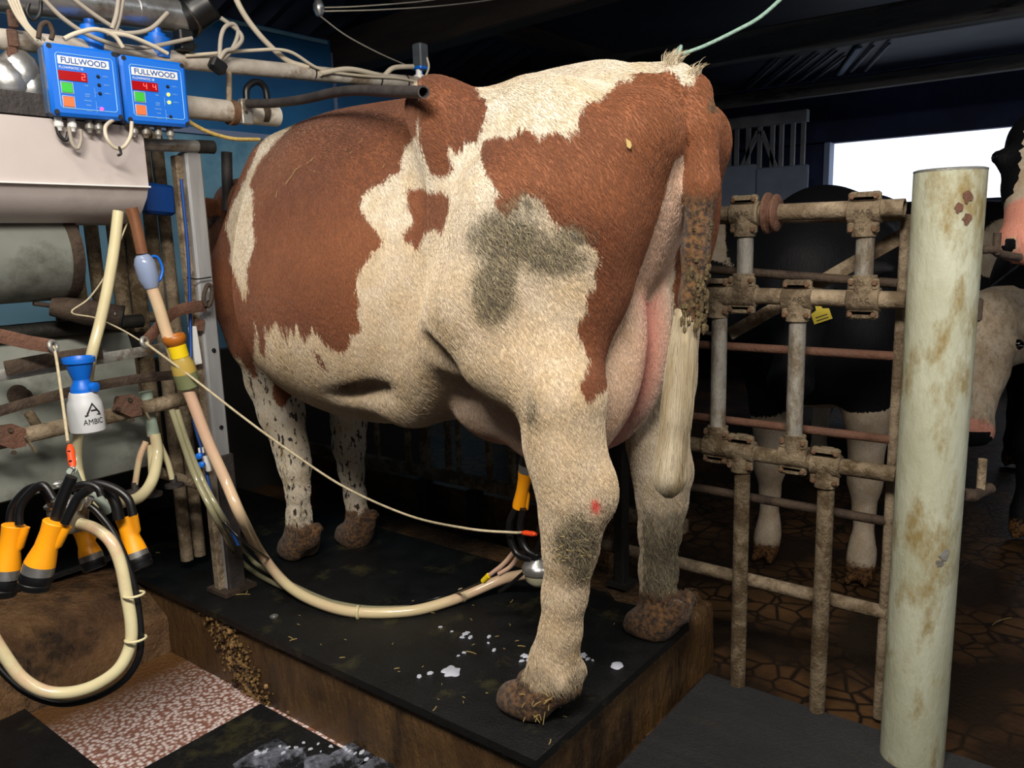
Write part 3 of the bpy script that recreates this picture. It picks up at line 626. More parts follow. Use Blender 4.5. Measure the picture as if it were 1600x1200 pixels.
def build_cow():
    v, q = polygonize(cow_field, (1.10, .56, -.02), (2.02, 3.36, 1.52), .0115, 2)
    names = [g_body, g_neck, g_nh, g_fh, g_nf, g_ff, g_udder, g_tail]
    D = np.stack([g(v) for g in names], 1); part = D.argmin(1)
    xc = interp(v[:, 1], TORSO, 5); far = (v[:, 0] > xc+0.02) & np.isin(part, (0, 1))
    vm = v.copy(); vm[far, 0] = 2*xc[far]-v[far, 0]
    wp = vm+np.array((0, 0, PZ)); px, dep = proj(wp); sc = dep/F
    pat = np.full(len(v), 0.3)
    for poly in BROWN: pat = np.minimum(pat, poly_sd(px, poly)*sc)
    body = np.isin(part, (0, 1))
    # the rear between the thighs: bare pale skin; inner faces of the legs white
    rear = body & (v[:, 1] < .95) & (v[:, 0] > 1.46) & (v[:, 0] < 1.63) & (v[:, 2] < 1.20)
    pat[rear] = .1
    pxr, depr = proj(v+np.array((0, 0, PZ)))
    farb = body & (v[:, 0] > 1.60) & (v[:, 1] < .92)
    pf = np.full(len(v), .3)
    for poly in BROWN_FAR: pf = np.minimum(pf, poly_sd(pxr, poly)*sc)
    pat = np.where(farb, pf, pat)
    leg = np.isin(part, (3, 4, 5)); pat[leg] = .2
    pn = np.full(len(v), .3)
    for poly in BROWN_NF: pn = np.minimum(pn, poly_sd(pxr, poly)*sc)
    pat = np.where(part == 4, pn, pat)
    pat = np.where((part == 3), pf, pat)
    pat[part == 6] = .3; inner = (part == 2) & (v[:, 0] > 1.37); pat[inner] = .2
    pat = np.where(part == 7, np.where(v[:, 2] > 0.9, -.1, .1), pat)
    top = (v[:, 2] > 1.375) & (np.abs(v[:, 0]-1.56) < .07) & (v[:, 1] < .90) & (v[:, 1] > .73); pat = np.where(top, .1, pat)
    wt = poly_sd(pxr, [(1003,76),(1022,101),(1050,112),(1064,131),(1086,134),(1082,110),(1078,95),(1040,60)])*sc; pat = np.where(v[:, 2] > 1.25, np.maximum(pat, -wt), pat)
    mud = np.zeros(len(v))  # mud amount, also carrying the shading painted on the belly
    for (cx, cy, rx, ry, s) in MUD_SHADE:
        if rx: mud = np.maximum(mud, s*np.exp(-(((px[:, 0]-cx)/rx)**2+((px[:, 1]-cy)/ry)**2)*.8)*np.isin(part, (0, 2, 4)))
    z = v[:, 2]
    mud = np.maximum(mud, np.where(part == 3, np.clip((.52-z)/.3, 0, 1)*.95*(.4+.6*(v[:, 1] < .93)), 0))
    mud = np.maximum(mud, np.where(np.isin(part, (2,)), np.clip((.22-z)/.2, 0, .5), 0))
    dung = np.where(np.isin(part, (2, 3, 4, 5)), np.clip((.185-z)/.09, 0, 1)*np.where(part == 2, np.clip((.135-z)/.07, 0, 1), 1), 0)
    dung = np.maximum(dung, np.where(part == 7, np.clip((1.18-z)/.12, 0, .95)*(z > .86), 0)); dung = np.maximum(dung, np.where((part == 7) & (z > 1.28) & (v[:, 1] < .68), .55, 0))
    skin = np.where(part == 6, .22+.80*np.exp(-((v[:, 0]-1.55)/.05)**2)*(v[:, 1] < 1.0)+.35*np.clip((.62-z)/.1, 0, 1), 0); skin = np.maximum(skin, np.where(rear, .35, 0)); 
    speck = np.where(np.isin(part, (4, 5)), np.clip((.75-z)/.1, 0, 1), 0)
    wound = np.exp(-(((px[:, 0]-930)/8)**2+((px[:, 1]-790)/9)**2)**3)*(part == 2)
    tan = np.clip((1.22-z)/.35, 0, 1)*.42*np.isin(part, (0,1,2))+.22*(part == 3)+.45*(part == 6)*np.clip(1-np.abs(v[:, 0]-1.44)/.07, 0, 1); rnd = np.full(len(v), .5)
    w = v+np.array((0, 0, PZ))
    root = thing('cow', (1.56, 1.5, PZ), 'red and white dairy cow standing on the raised stall mat, seen from her left hip', 'cow')
    mesh_obj('body', w, q, M['coat_red'], root, dict(pat=pat, mud=mud, dung=dung, skin=np.clip(skin, 0, 1), speck=speck, wound=wound, tan=tan, rnd=rnd))
    fur(root, w, q, dict(pat=pat, mud=mud, dung=dung, skin=np.clip(skin, 0, 1), speck=speck, wound=wound, tan=tan), part)
    return root, w, q, pat, part
cow_root, CW, CQ, CPAT, CPART = build_cow()
# ================================================================ stall mats, gate, pole
b = MB(); b.slab([(1.152,0.868,.212),(1.86,0.868,.212),(1.885,0.98,.212),(1.865,1.10,.212),(1.90,1.14,.212),(1.90,4.2,.212),(1.152,4.2,.212)], .020, (0,0,1))
stall_mat = single('rubber_mat', b, M['mat'], 'black rubber mat under the hooves of the red and white cow', 'mat')
b = MB(); b.box((0.15, 0.82, .014), (1.98, 1.98, .022)); single('rubber_mat', b, M['mat'], 'black rubber mat with spilt foam beside the long platform face', 'mat')
b = MB(); b.box((1.57, 0.10, .012), (0.83, 1.54, .022)); single('rubber_mat', b, M['mat_grooved'], 'grooved black rubber mat in front of the platform end, under the gate', 'mat')
q1 = AZ(22, 1095, .02); b = MB(); b.box((q1[0]-.9, q1[1]-.30, .012), (1.8, .60, .022)); single('rubber_mat', b, M['mat'], 'corner of black rubber mat at the lower left of the pit', 'mat')
b = MB(); q = AZ(428, 962, .235); b.lathe([(0,.012),(.003,.012),(.004,.009),(.002,.005),(.003,.004),(.003,0.0001)], (q[0], q[1], .232)); single('washer', b, M['steel'], 'small steel washer screwed into the black stall mat', 'washer')
# rough broken aggregate on the platform's left face
b = MB()
for i in range(520):
    px = 330+random.gauss(0, 1)*0; t = random.random()
    z = random.uniform(.004, .212); y = 1.86+.18*z/.21+random.gauss(0, .045); r = random.choice((.003,.004,.005,.006,.009))*random.uniform(.7,1.2); b.ball((1.166-random.uniform(0,.007), y, z), (r*.8, r, r*.9), 6)
single('aggregate', b, mat('wet_glint_aggregate', '#6d5230', '#b3905c', 0.12, 0, 60, coat=.8, c3='#2c1e10', c3amt=.5, c3scale=40), 'rough wet stones showing in the worn side of the platform', 'gravel')['kind'] = 'stuff'  # lighter gold tones paint wet glints into the stones
GX = 1.98
def tee(name, root, px, py, down=True, X=GX, s=1.0, letters=True):
    """bolted cast clamp: a sleeve on the rail and a socket for the upright"""
    c = AX(px, py, X); sg = -1 if down else 1; b = MB(); R0 = .0275*s
    b.lathe([(-.036*s,R0*.96),(-.034*s,R0*1.04),(-.026*s,R0),(.026*s,R0),(.034*s,R0*1.04),(.036*s,R0*.96)], c, (0,1,0), 20)
    b.lathe([(0,R0*.98),(.035*s,R0*.95),(.052*s,R0*1.0),(.056*s,R0*1.0),(.057*s,R0*.85)], c, (0,0,sg), 20)
    for e in (-1, 1):   # flanges
        b.box(c+np.array((-.004, 0, -sg*.030*s)), (.030*s, .060*s, .014*s), bev=.004)
        b.box(c+np.array((-.010, e*.026*s, sg*.036*s)), (.014*s, .018*s, .028*s), bev=.004)
        b.box(c+np.array((-.008, e*.024*s, -sg*.034*s)), (.020*s, .022*s, .024*s), bev=.005)
    b.box(c+np.array((-.004, 0, -sg*.037*s)), (.028*s, .036*s, .016*s), bev=.003)
    o = obj(name, b, M['cast'] if py < 600 else M['galv_mud'], root)
    for e in (-1, 1):
        for zz in (-.034, .040):
            k = MB(); k.lathe([(0,.0066*s),(.008,.0066*s),(.0095,.005*s),(.0095,.0001)], c+np.array((-.013, e*.026*s, sg*zz*s)), (-1,0,0), 6); obj('bolt', k, M['bolt'], o)
    if letters and py < 600:
        for txt, off, rz in (('MAC', (0, .0), 90 if down else -90), ('MI', (0, .040*sg), 90 if down else -90)):
            if txt == 'MAC': text_mesh('lettering', txt, .014*s, c+np.array((-R0*1.02, 0, 0)), (-1,0,0), (0,-1,0), M['cast_dark'], o, .0012, spread=True)
            else: text_mesh('lettering', txt, .012*s, c+np.array((-R0*1.0, 0, sg*.040*s)), (-1,0,0), (0,-1,0) , M['cast_dark'], o, .0012)
    return o
M['cast_dark'] = mat('worn_cast_letters', '#4d4131', None, 0.8)
def text_mesh(name, txt, size, pos, nrm, right, material, parent, depth=.001, spread=False, width=None, bold=0.0):
    """raised lettering lying in the plane with normal nrm, reading along right"""
    cu = bpy.data.curves.new(name, 'FONT'); cu.body = txt; cu.size = size; cu.extrude = depth/2; cu.align_x = 'CENTER'; cu.align_y = 'CENTER'; cu.offset = bold
    if spread: cu.space_character = 1.35
    t = bpy.data.objects.new(name, cu); COL.objects.link(t); dg = bpy.context.evaluated_depsgraph_get(); dg.update()
    me = bpy.data.meshes.new_from_object(t.evaluated_get(dg)); bpy.data.objects.remove(t, do_unlink=True)
    v = np.array([x.co[:] for x in me.vertices]); 
    if width: v[:, 0] *= width/(v[:, 0].max()-v[:, 0].min())
    nrm = np.array(nrm, float); nrm /= np.linalg.norm(nrm); right = np.array(right, float); right -= nrm*(right@nrm); right /= np.linalg.norm(right); up = np.cross(nrm, right)
    P = np.array(pos)+v[:, :1]*right+v[:, 1:2]*up+v[:, 2:]*nrm
    fs = [tuple(p.vertices) for p in me.polygons]
    o = link(name, P, fs, [False]*len(fs), material, parent); return o
gate = thing('pipe_gate', (GX, .7, .0), 'heavy galvanised pipe gate with bolted cast clamps beside the thick yellowed pole', 'gate')
def pipe(name, p, q, r, m, root, n=16, hollow=0): 
    b = MB(); P = [np.array(p)+(np.array(q)-np.array(p))*t for t in np.linspace(0, 1, 6)]; b.tube(P, r, n, hollow=hollow); return obj(name, b, m, root)
pipe('rail', (GX, .415, 1.314), (GX, 1.13, 1.320), .0205, M['galv_dirty'], gate, 20, hollow=.8)
pipe('rail', (GX, .400, 1.107), (GX, 1.19, 1.116), .0205, M['galv_dirty'], gate)
pipe('rail', (GX, .400, .695), (GX, 1.19, .700), .0205, M['galv_mud'], gate)
def up(px0, py0, px1, py1, m, r=.0205):
    a = AX(px0, py0, GX); c = AX(px1, py1, GX); y = (a[1]+c[1])/2; pipe('upright', (GX, y, a[2]), (GX, y, max(c[2], .024)), r, m, gate)
up(1165, 340, 1163, 462, M['galv_mid']); up(1352, 338, 1350, 465, M['galv_mid'])
up(1124, 462, 1122, 694, M['galv_mid']); up(1247, 465, 1240, 712, M['galv_mid'])
up(1160, 705, 1153, 1080, M['galv_mud']); up(1291, 735, 1277, 1118, M['galv_mud'])
for a in ((1165,334,True),(1352,331,True),(1122,462,True),(1161,462,False),(1247,466,True),(1350,468,False),(1121,697,False),(1159,704,True),(1241,713,False),(1291,726,True)):
    tee('clamp', gate, a[0], a[1], a[2])
# rusty pulley rings on the top rail
c = AX(1206, 333, GX); ring = thing('pulley', c-np.array((0,0,.045)), 'rusty grooved pulley ring threaded on the top rail of the pipe gate', 'pulley')
b = MB(); b.lathe([(-.020,.022),(-.020,.034),(-.014,.045),(-.010,.046),(-.005,.036),(.0,.036),(.006,.050),(.012,.051),(.018,.038),(.020,.022)], c, (0,1,0), 28); obj('wheel', b, M['rust'], ring)
b = MB(); b.lathe([(.028,.022),(.028,.030),(.034,.032),(.042,.028),(.044,.022)], c, (0,1,0), 24); obj('washer', b, M['galv_dirty'], ring)
# thinner gate behind
G2 = 2.045
g2 = thing('slender_gate', (G2, .8, 0), 'slender rusty tubular gate with a flat diagonal brace, just behind the heavy pipe gate', 'gate')
def thin(px, py, r, m, y1=1.28, dz=0.0):
    a = AX(px, py, G2); pipe('rail', (G2, a[1], a[2]), (G2, y1, a[2]+dz), r, m, g2, 12)
thin(1403, 443, .0115, M['rust_dark'], dz=.06); thin(1402, 557, .0115, M['rust']); thin(1400, 688, .0115, M['rust']); thin(1392, 816, .0125, M['rust_dark']); thin(1386, 958, .0185, M['galv_dirty'], 1.5)
a = AX(1418, 335, G2); pipe('upright', (G2, a[1], a[2]), (G2, a[1], .02), .014, M['galv_dirty'], g2)
a = AX(1140, 522, G2+.03); c = AX(1414, 366, G2+.03); b = MB(); d = (c-a)/np.linalg.norm(c-a); n_ = np.array((1.0,0,0)); u_ = np.cross(n_, d); b.box((a+c)/2, (np.linalg.norm(c-a), .006, .034), rot=np.array([d, n_, u_]).T); obj('brace', b, M['galv_dirty'], g2)
pipe('rail', AX(1100, 346, G2), AX(1416, 340, G2), .009, M['galv_dirty'], g2, 10)
# the thick pole
PC = (1.921, .319)
pole = thing('pole', (PC[0], PC[1], 0), 'thick round pole in chipped yellowed white paint at the gate end', 'pole')
b = MB(); b.tube([(PC[0], PC[1], z) for z in np.linspace(-.0, 1.3845, 14)], .0695, 32); obj('shaft', b, M['pole'], pole)
b = MB(); b.lathe([(0,.0698),(.004,.0702),(.006,.064),(.002,.062)], (PC[0],PC[1],1.382), (0,0,1), 32, cap=False); obj('rim', b, M['galv'], pole)
def patch(px, py, r, m):
    d = ray(px, py); o = np.array((CC[0]-PC[0], CC[1]-PC[1])); dd = d[:2]; A_ = dd@dd; B_ = 2*o@dd; C_ = o@o-.0702**2; disc = B_*B_-4*A_*C_
    if disc < 0: return
    t = (-B_-math.sqrt(disc))/2/A_; p = CC+d*t; nn = np.array((p[0]-PC[0], p[1]-PC[1], 0)); nn /= np.linalg.norm(nn)
    rt = np.cross((0,0,1.0), nn); pts = [p+nn*.0004+(rt*math.cos(a)+np.array((0,0,1.0))*math.sin(a)*1.3)*r*random.uniform(.6, 1.25) for a in np.linspace(0, 2*PI, 12, endpoint=False)]
    bb = MB(); bb.slab(pts, .001, nn); obj('paint_chip', bb, m, pole)
for px, py, r in ((1512,308,.010),(1511,342,.010),(1497,325,.008),(1380,575,.003),(1386,972,.005),(1475,868,.012),(1468,880,.007)): patch(px, py, r, M['rust'] if py < 600 or px < 1400 else M['galv'])
hb = AX(1500, 760, 2.02)
b = MB(); c0 = np.array((PC[0]+.035, PC[1]-.06, hb[2])); b.tube(spline([c0, c0+(.02,-.02,-.004), c0+(.05,-.03,-.003), c0+(.085,-.045,.0)], 6), [.016]*7+[.013]*12, 10); obj('hinge_bracket', b, M['rust_dark'], pole)
b = MB(); p1 = AX(1513, 716, 2.07); b.tube([c0+(.05,-.03,0), c0+(.05,-.03,.075)], .0095, 10); obj('hinge_pin', b, M['galv_dirty'], pole)
c1 = np.array((PC[0]+.03, PC[1]-.062, AX(1525,390,2.0)[2])); b = MB(); b.tube(spline([c1, c1+(.02,-.02,.0), c1+(.05,-.03,-.01), c1+(.11,-.06,-.02)], 6), .009, 10); b.tube([c1+(.03,-.025,-.01), c1+(.03,-.025,.035)], .008, 10); obj('latch', b, M['rust_dark'], pole)
b = MB(); c2 = np.array((PC[0]+.02, PC[1]-.069, AX(1515,480,2.0)[2])); b.box(c2, (.02,.012,.05), bev=.004); obj('weld', b, M['rust_dark'], pole)
# barrier on the far side of the stall, seen under the belly
BX = 2.12
fb = thing('stall_barrier', (BX, 1.9, .22), 'low dark barrier of upright bars seen under the belly, beyond the stall', 'barrier')
a = AX(600, 716, BX); c = AX(805, 775, BX); zr = (a[2]+c[2])/2; 
b = MB(); b.box((BX, 2.1, zr), (.03, 2.2, .045), bev=.004); obj('rail', b, M['galv_mud'], fb)
b = MB(); b.box((BX, 2.1, 1.25), (.03, 2.2, .045), bev=.004); obj('rail', b, M['galv_mud'], fb)
for px, w in ((560,.02),(590,.02),(638,.022),(664,.045),(700,.022),(716,.012),(764,.022),(800,.022)):
    a = AX(px, 700, BX); b = MB(); b.box((BX, a[1], (zr+1.25)/2), (.02, w, 1.25-zr), bev=.003); obj('bar', b, M['galv_mud'], fb)
for px in (666, 743):
    a = AX(px, 800, BX); b = MB(); b.box((BX, a[1], .12), (.05, .05, .22+zr-.12), bev=.004); obj('post', b, M['black_iron'], fb)
b = MB(); b.box((BX+.09, 2.6, .17), (.10, 2.6, .34)); struct('trim_kerb', b, M['concrete'])
q = AZ(964, 917, PZ); b = MB(); b.box((2.0, q[1]+.0, .64+.1), (.042, .034, 1.05), bev=.004); b.box((2.0, q[1], .225), (.07, .07, .012)); single('post', b, M['black_iron'], 'black iron post behind the udder, between the hind legs', 'post')
# ================================================================ pipes, hoses and milking gear at the head of the stall (left)
YL = 2.12
def DP(px, py, t): return CC + ray(px, py)*t
def T(name, pts, r, m, label=None, cat=None, parent=None, n=12, k=8, group=None, flat=None, hollow=0, partlabel=None):
    b = MB(); P = spline(pts, k) if len(pts) > 2 else [np.array(pts[0])+(np.array(pts[1])-np.array(pts[0]))*t for t in np.linspace(0, 1, 5)]
    rr = r if np.isscalar(r) else np.interp(np.linspace(0, 1, len(P)), np.linspace(0, 1, len(r)), r)
    b.tube(P, rr, n, flat=flat, hollow=hollow)
    if parent is None: return single(name, b, m, label, cat, group)
    return obj(name, b, m, parent, partlabel)
# main post beside the cow's shoulder
post = thing('post', (1.275, 2.12, .235), 'tall worn steel channel post from the stall mat up past the control boxes', 'post')
p0 = AY(293, 238, YL); p1 = np.array((1.278, 2.12, .235))
b = MB(); b.box(((p0[0]+p1[0])/2, 2.12, (p0[2]+.235)/2), (.05, .05, p0[2]-.235), bev=.006); obj('channel', b, M['post_steel'], post)
b = MB(); b.box((1.2775, 2.118, .45), (.056, .058, .43), bev=.004); obj('channel_foot', b, M['dark_pipe'], post, 'dark lower part of the post')
b = MB(); b.box(((p0[0]+p1[0])/2-.034, 2.128, (p0[2]+.235)/2), (.022, .03, p0[2]-.235-.02), bev=.003); obj('flange', b, M['galv_dirty'], post)
b = MB(); b.box((1.275, 2.12, .24), (.11, .10, .012)); obj('foot_plate', b, M['rust_dark'], post)
for z in (.52, .75, .98, 1.12): 
    k = MB(); k.lathe([(0,.006),(.004,.006),(.0045,.003)], (1.275, 2.094, z), (0,-1,0), 10); obj('bolt_hole', k, M['ink'], post)
# upper stainless pipe, milk line, water line
ul = thing('steel_pipe', AY(140, 20, YL+.05), 'wide stainless pipe running above both blue control boxes', 'pipe')
T('tube', [AY(-60,-18,YL+.05), AY(290,27,YL+.05)], .043, M['steel'], parent=ul, n=24)
T('joint_band', [AY(208,14,YL+.05), AY(216,15,YL+.05)], .0455, M['steel'], parent=ul, n=24)
T('coupling', [AY(282,30,YL+.05), AY(300,22,YL+.04), AY(330,4,YL+.0)], [.048,.05,.046], M['black_rubber'], parent=ul, n=20, partlabel='black rubber coupling')
T('hose_clip', [AY(287,33,YL+.05), AY(291,29,YL+.05)], .052, M['rust_dark'], parent=ul, n=20)
ml = thing('milk_line', AY(460, 112, YL), 'pale galvanised milk pipe sloping from the boxes to the small dark sensor above the cow', 'pipe')
T('tube', [AY(-60,56,YL), AY(20,63,YL), AY(300,96,YL), AY(480,114,YL), AY(660,131,YL)], .0235, M['pipe_pale'], parent=ml, n=20)
for px, py in ((487,113),(590,124),(632,128)):
    c = AY(px, py, YL); b = MB(); b.lathe([(-.002,.0245),(-.002,.0262),(.002,.0262),(.002,.0245)], c, (1,0,.05), 20); obj('cable_tie', b, M['cable_b'], ml)
c = AY(655,118,YL); b = MB(); b.lathe([(0,.020),(.03,.020),(.032,.012),(.05,.012)], c-np.array((0,0,.03)), (0,0,1), 16); obj('elbow', b, M['white_pl'], ml)
sn = thing('sensor', AY(656,116,YL), 'small dark sensor block on a blue fitting at the far end of the milk pipe', 'sensor')
c0 = AY(656,116,YL); c1 = AY(656,106,YL); b = MB(); b.lathe([(0,.012),(.012,.012),(.013,.010),(.03,.010)], c0, (0,0,1), 14); obj('fitting', b, M['blue'], sn)
b = MB(); c2 = AY(657,90,YL); b.box(c2, (.044,.044,.095), bev=.005); obj('body', b, mat('slate_plastic', '#3c4248', '#4a5056', .6, 0, 20), sn)
b = MB(); b.box(AY(657,107,YL), (.048,.048,.012), bev=.003); obj('collar', b, M['blue'], sn)
T('wire', [AY(667,90,YL-.02), AY(670,105,YL-.03), AY(664,120,YL-.03), AY(657,124,YL-.03)], .004, M['cable_w'], parent=sn)
T('cable', [AY(500,115,YL-.028), AY(545,108,YL-.03), AY(590,117,YL-.025), AY(600,118,YL-.01), AY(615,106,YL-.01), AY(645,104,YL-.005)], .0085, M['cable_w'], 'thick cream cable curving to the sensor above the cow', 'cable')
T('cable', [AY(290,87,YL-.028), AY(330,84,YL-.03), AY(390,79,YL-.03), AY(450,80,YL-.03), AY(500,108,YL-.03), AY(560,118,YL-.028), AY(620,122,YL-.026), AY(650,128,YL-.024)], .005, M['cable_w'], 'thin cream wire lying along the top of the milk pipe', 'cable')
wl = thing('vacuum_line', AY(360, 172, YL), 'wide weathered pipe with a square clamp beneath the milk pipe', 'pipe')
T('tube', [AY(-60,136,YL), AY(40,143,YL), AY(300,168,YL), AY(432,182,YL)], .031, M['pipe_pale'], parent=wl, n=20)
b = MB(); c = AY(384,175,YL-.028); b.box(c, (.036,.02,.072), bev=.003); obj('clamp_plate', b, M['galv'], wl)
k = MB(); k.lathe([(0,.005),(.005,.005)], AY(384,175,YL-.037), (0,-1,0), 8); obj('screw', k, M['rust_dark'], wl)
for px in (362, 408):
    b = MB(); c = AY(px, 176, YL); b.lathe([(-.010,.032),(-.010,.036),(.010,.036),(.010,.032)], c, (1,0,.02), 20); obj('clamp_band', b, M['rust_dark'] if px > 390 else M['bolt'], wl)
T('strap', [AY(385,158,YL), AY(386,138,YL), AY(400,128,YL), AY(413,136,YL), AY(418,158,YL)], .010, M['black_rubber'], parent=wl)
T('hanger_rod', [AY(358,112,YL-.01), AY(358,160,YL-.01)], .008, M['galv_dirty'], parent=wl)
b = MB()
for q in ((30,118,.05),(12,130,.055),(45,140,.045)): b.ball(AY(q[0],q[1],YL-.01), (q[2],.05,.06), 14)
obj('manifold', b, M['steel'], wl)
b = MB(); 
for z in (30, 60, 88): b.box(AY(20, z, YL-.035), (.022,.012,.04), bev=.003)
obj('bracket', b, M['rust'], wl)
T('bent_tube', [AY(388,162,2.07), AY(430,161,1.95), AY(475,155,1.80), AY(520,145,1.64), AY(560,141,1.50), AY(610,143,1.32), AY(662,144,1.13)], .0125, M['dark_pipe'], 'dark bent pipe with an open end pointing over the cow hip', 'pipe', hollow=.75, n=18)
sp_ = thing('short_pipe', AY(270,228,YL-.02), 'short pale pipe with a black capped end above the top of the steel post', 'pipe')
T('tube', [AY(222,226,YL-.02), AY(320,229,YL-.02)], .0165, M['galv'], parent=sp_, n=16)
T('end_cap', [AY(308,229,YL-.02), AY(333,230,YL-.02)], .0185, M['black_iron'], parent=sp_, n=16)
T('rope', [AY(287,184,YL-.06), AY(305,196,YL-.06), AY(330,208,YL-.05), AY(365,217,YL-.03), AY(405,218,YL)], .0055, M['rope_y'], 'yellow twisted rope running from the right control box to the cow neck', 'rope')
T('bar', [AY(354,238,2.6), AY(356,330,2.6)], .019, M['dark_pipe'], 'short dark upright bar in front of the blue wall, left of the cow neck', 'bar')
# cream curved cable from the roof
T('cable', [AY(300,-190,YL), AY(345,-60,YL), AY(365,-10,YL), AY(385,28,YL), AY(415,65,YL), AY(450,95,YL), AY(482,105,YL-.02)], .0085, M['cable_w'], 'cream cable dropping from the roof onto the milk pipe', 'cable')
for i, pts in enumerate(([(60,-10),(100,30),(150,60),(215,75),(300,60)],[(110,-5),(150,25),(190,50),(232,70)],[(180,48),(186,30),(192,0),(194,-10)],[(175,45),(182,22),(186,-10)],[(160,47),(200,52),(235,45),(262,20)])):
    T('cable', [AY(x, y, YL-.06-.006*i) for x, y in pts], .0055, M['hose_grey'], ['grey cable crossing the stainless pipe from the top left corner','thin grey cable crossing under the stainless pipe towards the blue cap','grey cable rising behind the left blue cap','pale cable rising beside the stainless pipe joint','grey cable sagging under the stainless pipe to the black coupling'][i], 'cable')
for i in range(4):
    T('wire', [AY(10+i*5,-8,YL-.08), AY(24+i*4,22,YL-.08), AY(38+i*3,42,YL-.08), AY(56+i*5,63,YL-.08)], .0032, M['cable_w'], 'cream wire in the tied bunch at the top left corner', 'wire', group='bunch of wires at the top left')
lp = thing('cable_loop', AY(360,100,YL-.05), 'coiled grey cable loops plugged into a black block on the milk pipe', 'cable')
T('loop', [AY(343,95,YL-.05), AY(345,60,YL-.05), AY(352,42,YL-.05), AY(365,38,YL-.05), AY(372,52,YL-.05), AY(362,78,YL-.05), AY(345,95,YL-.05)], .006, M['hose_grey'], parent=lp)
T('loop', [AY(341,96,YL-.06), AY(352,80,YL-.06), AY(366,76,YL-.06), AY(378,62,YL-.06), AY(372,48,YL-.05), AY(345,28,YL-.04)], .006, M['hose_grey'], parent=lp)
b = MB(); b.box(AY(340,103,YL-.055), (.045,.03,.035), rot=Matrix.Rotation(.5,3,'Y'), bev=.005); obj('connector', b, M['black_rubber'], lp)
b = MB(); b.box(AY(287,64,YL-.03), (.04,.04,.055), bev=.004); b.box(AY(300,72,YL-.03), (.02,.02,.012)); single('bracket', b, M['black_rubber'], 'black plastic bracket between the right blue cap and the cable loops', 'bracket')
T('wire', [AY(45,5,YL-.03), AY(42,20,YL-.03), AY(52,31,YL-.03), AY(62,22,YL-.03), AY(64,0,YL-.03)], .0045, M['cable_b'], 'black cable loop hanging over the stainless pipe at the top left', 'cable')
# blue caps on the line behind the boxes
for px, py, lab in ((141,52,'round blue cap behind the left control box'),(246,64,'round blue cap behind the right control box')):
    c = AY(px, py, YL+.0); b = MB(); b.lathe([(-.045,.030),(-.02,.031),(.0,.034),(.006,.034),(.008,.024),(.018,.022),(.020,.012),(.032,.012),(.034,.008)], c, (0,0,1), 18); single('vacuum_regulator', b, M['blue'], lab, 'regulator')
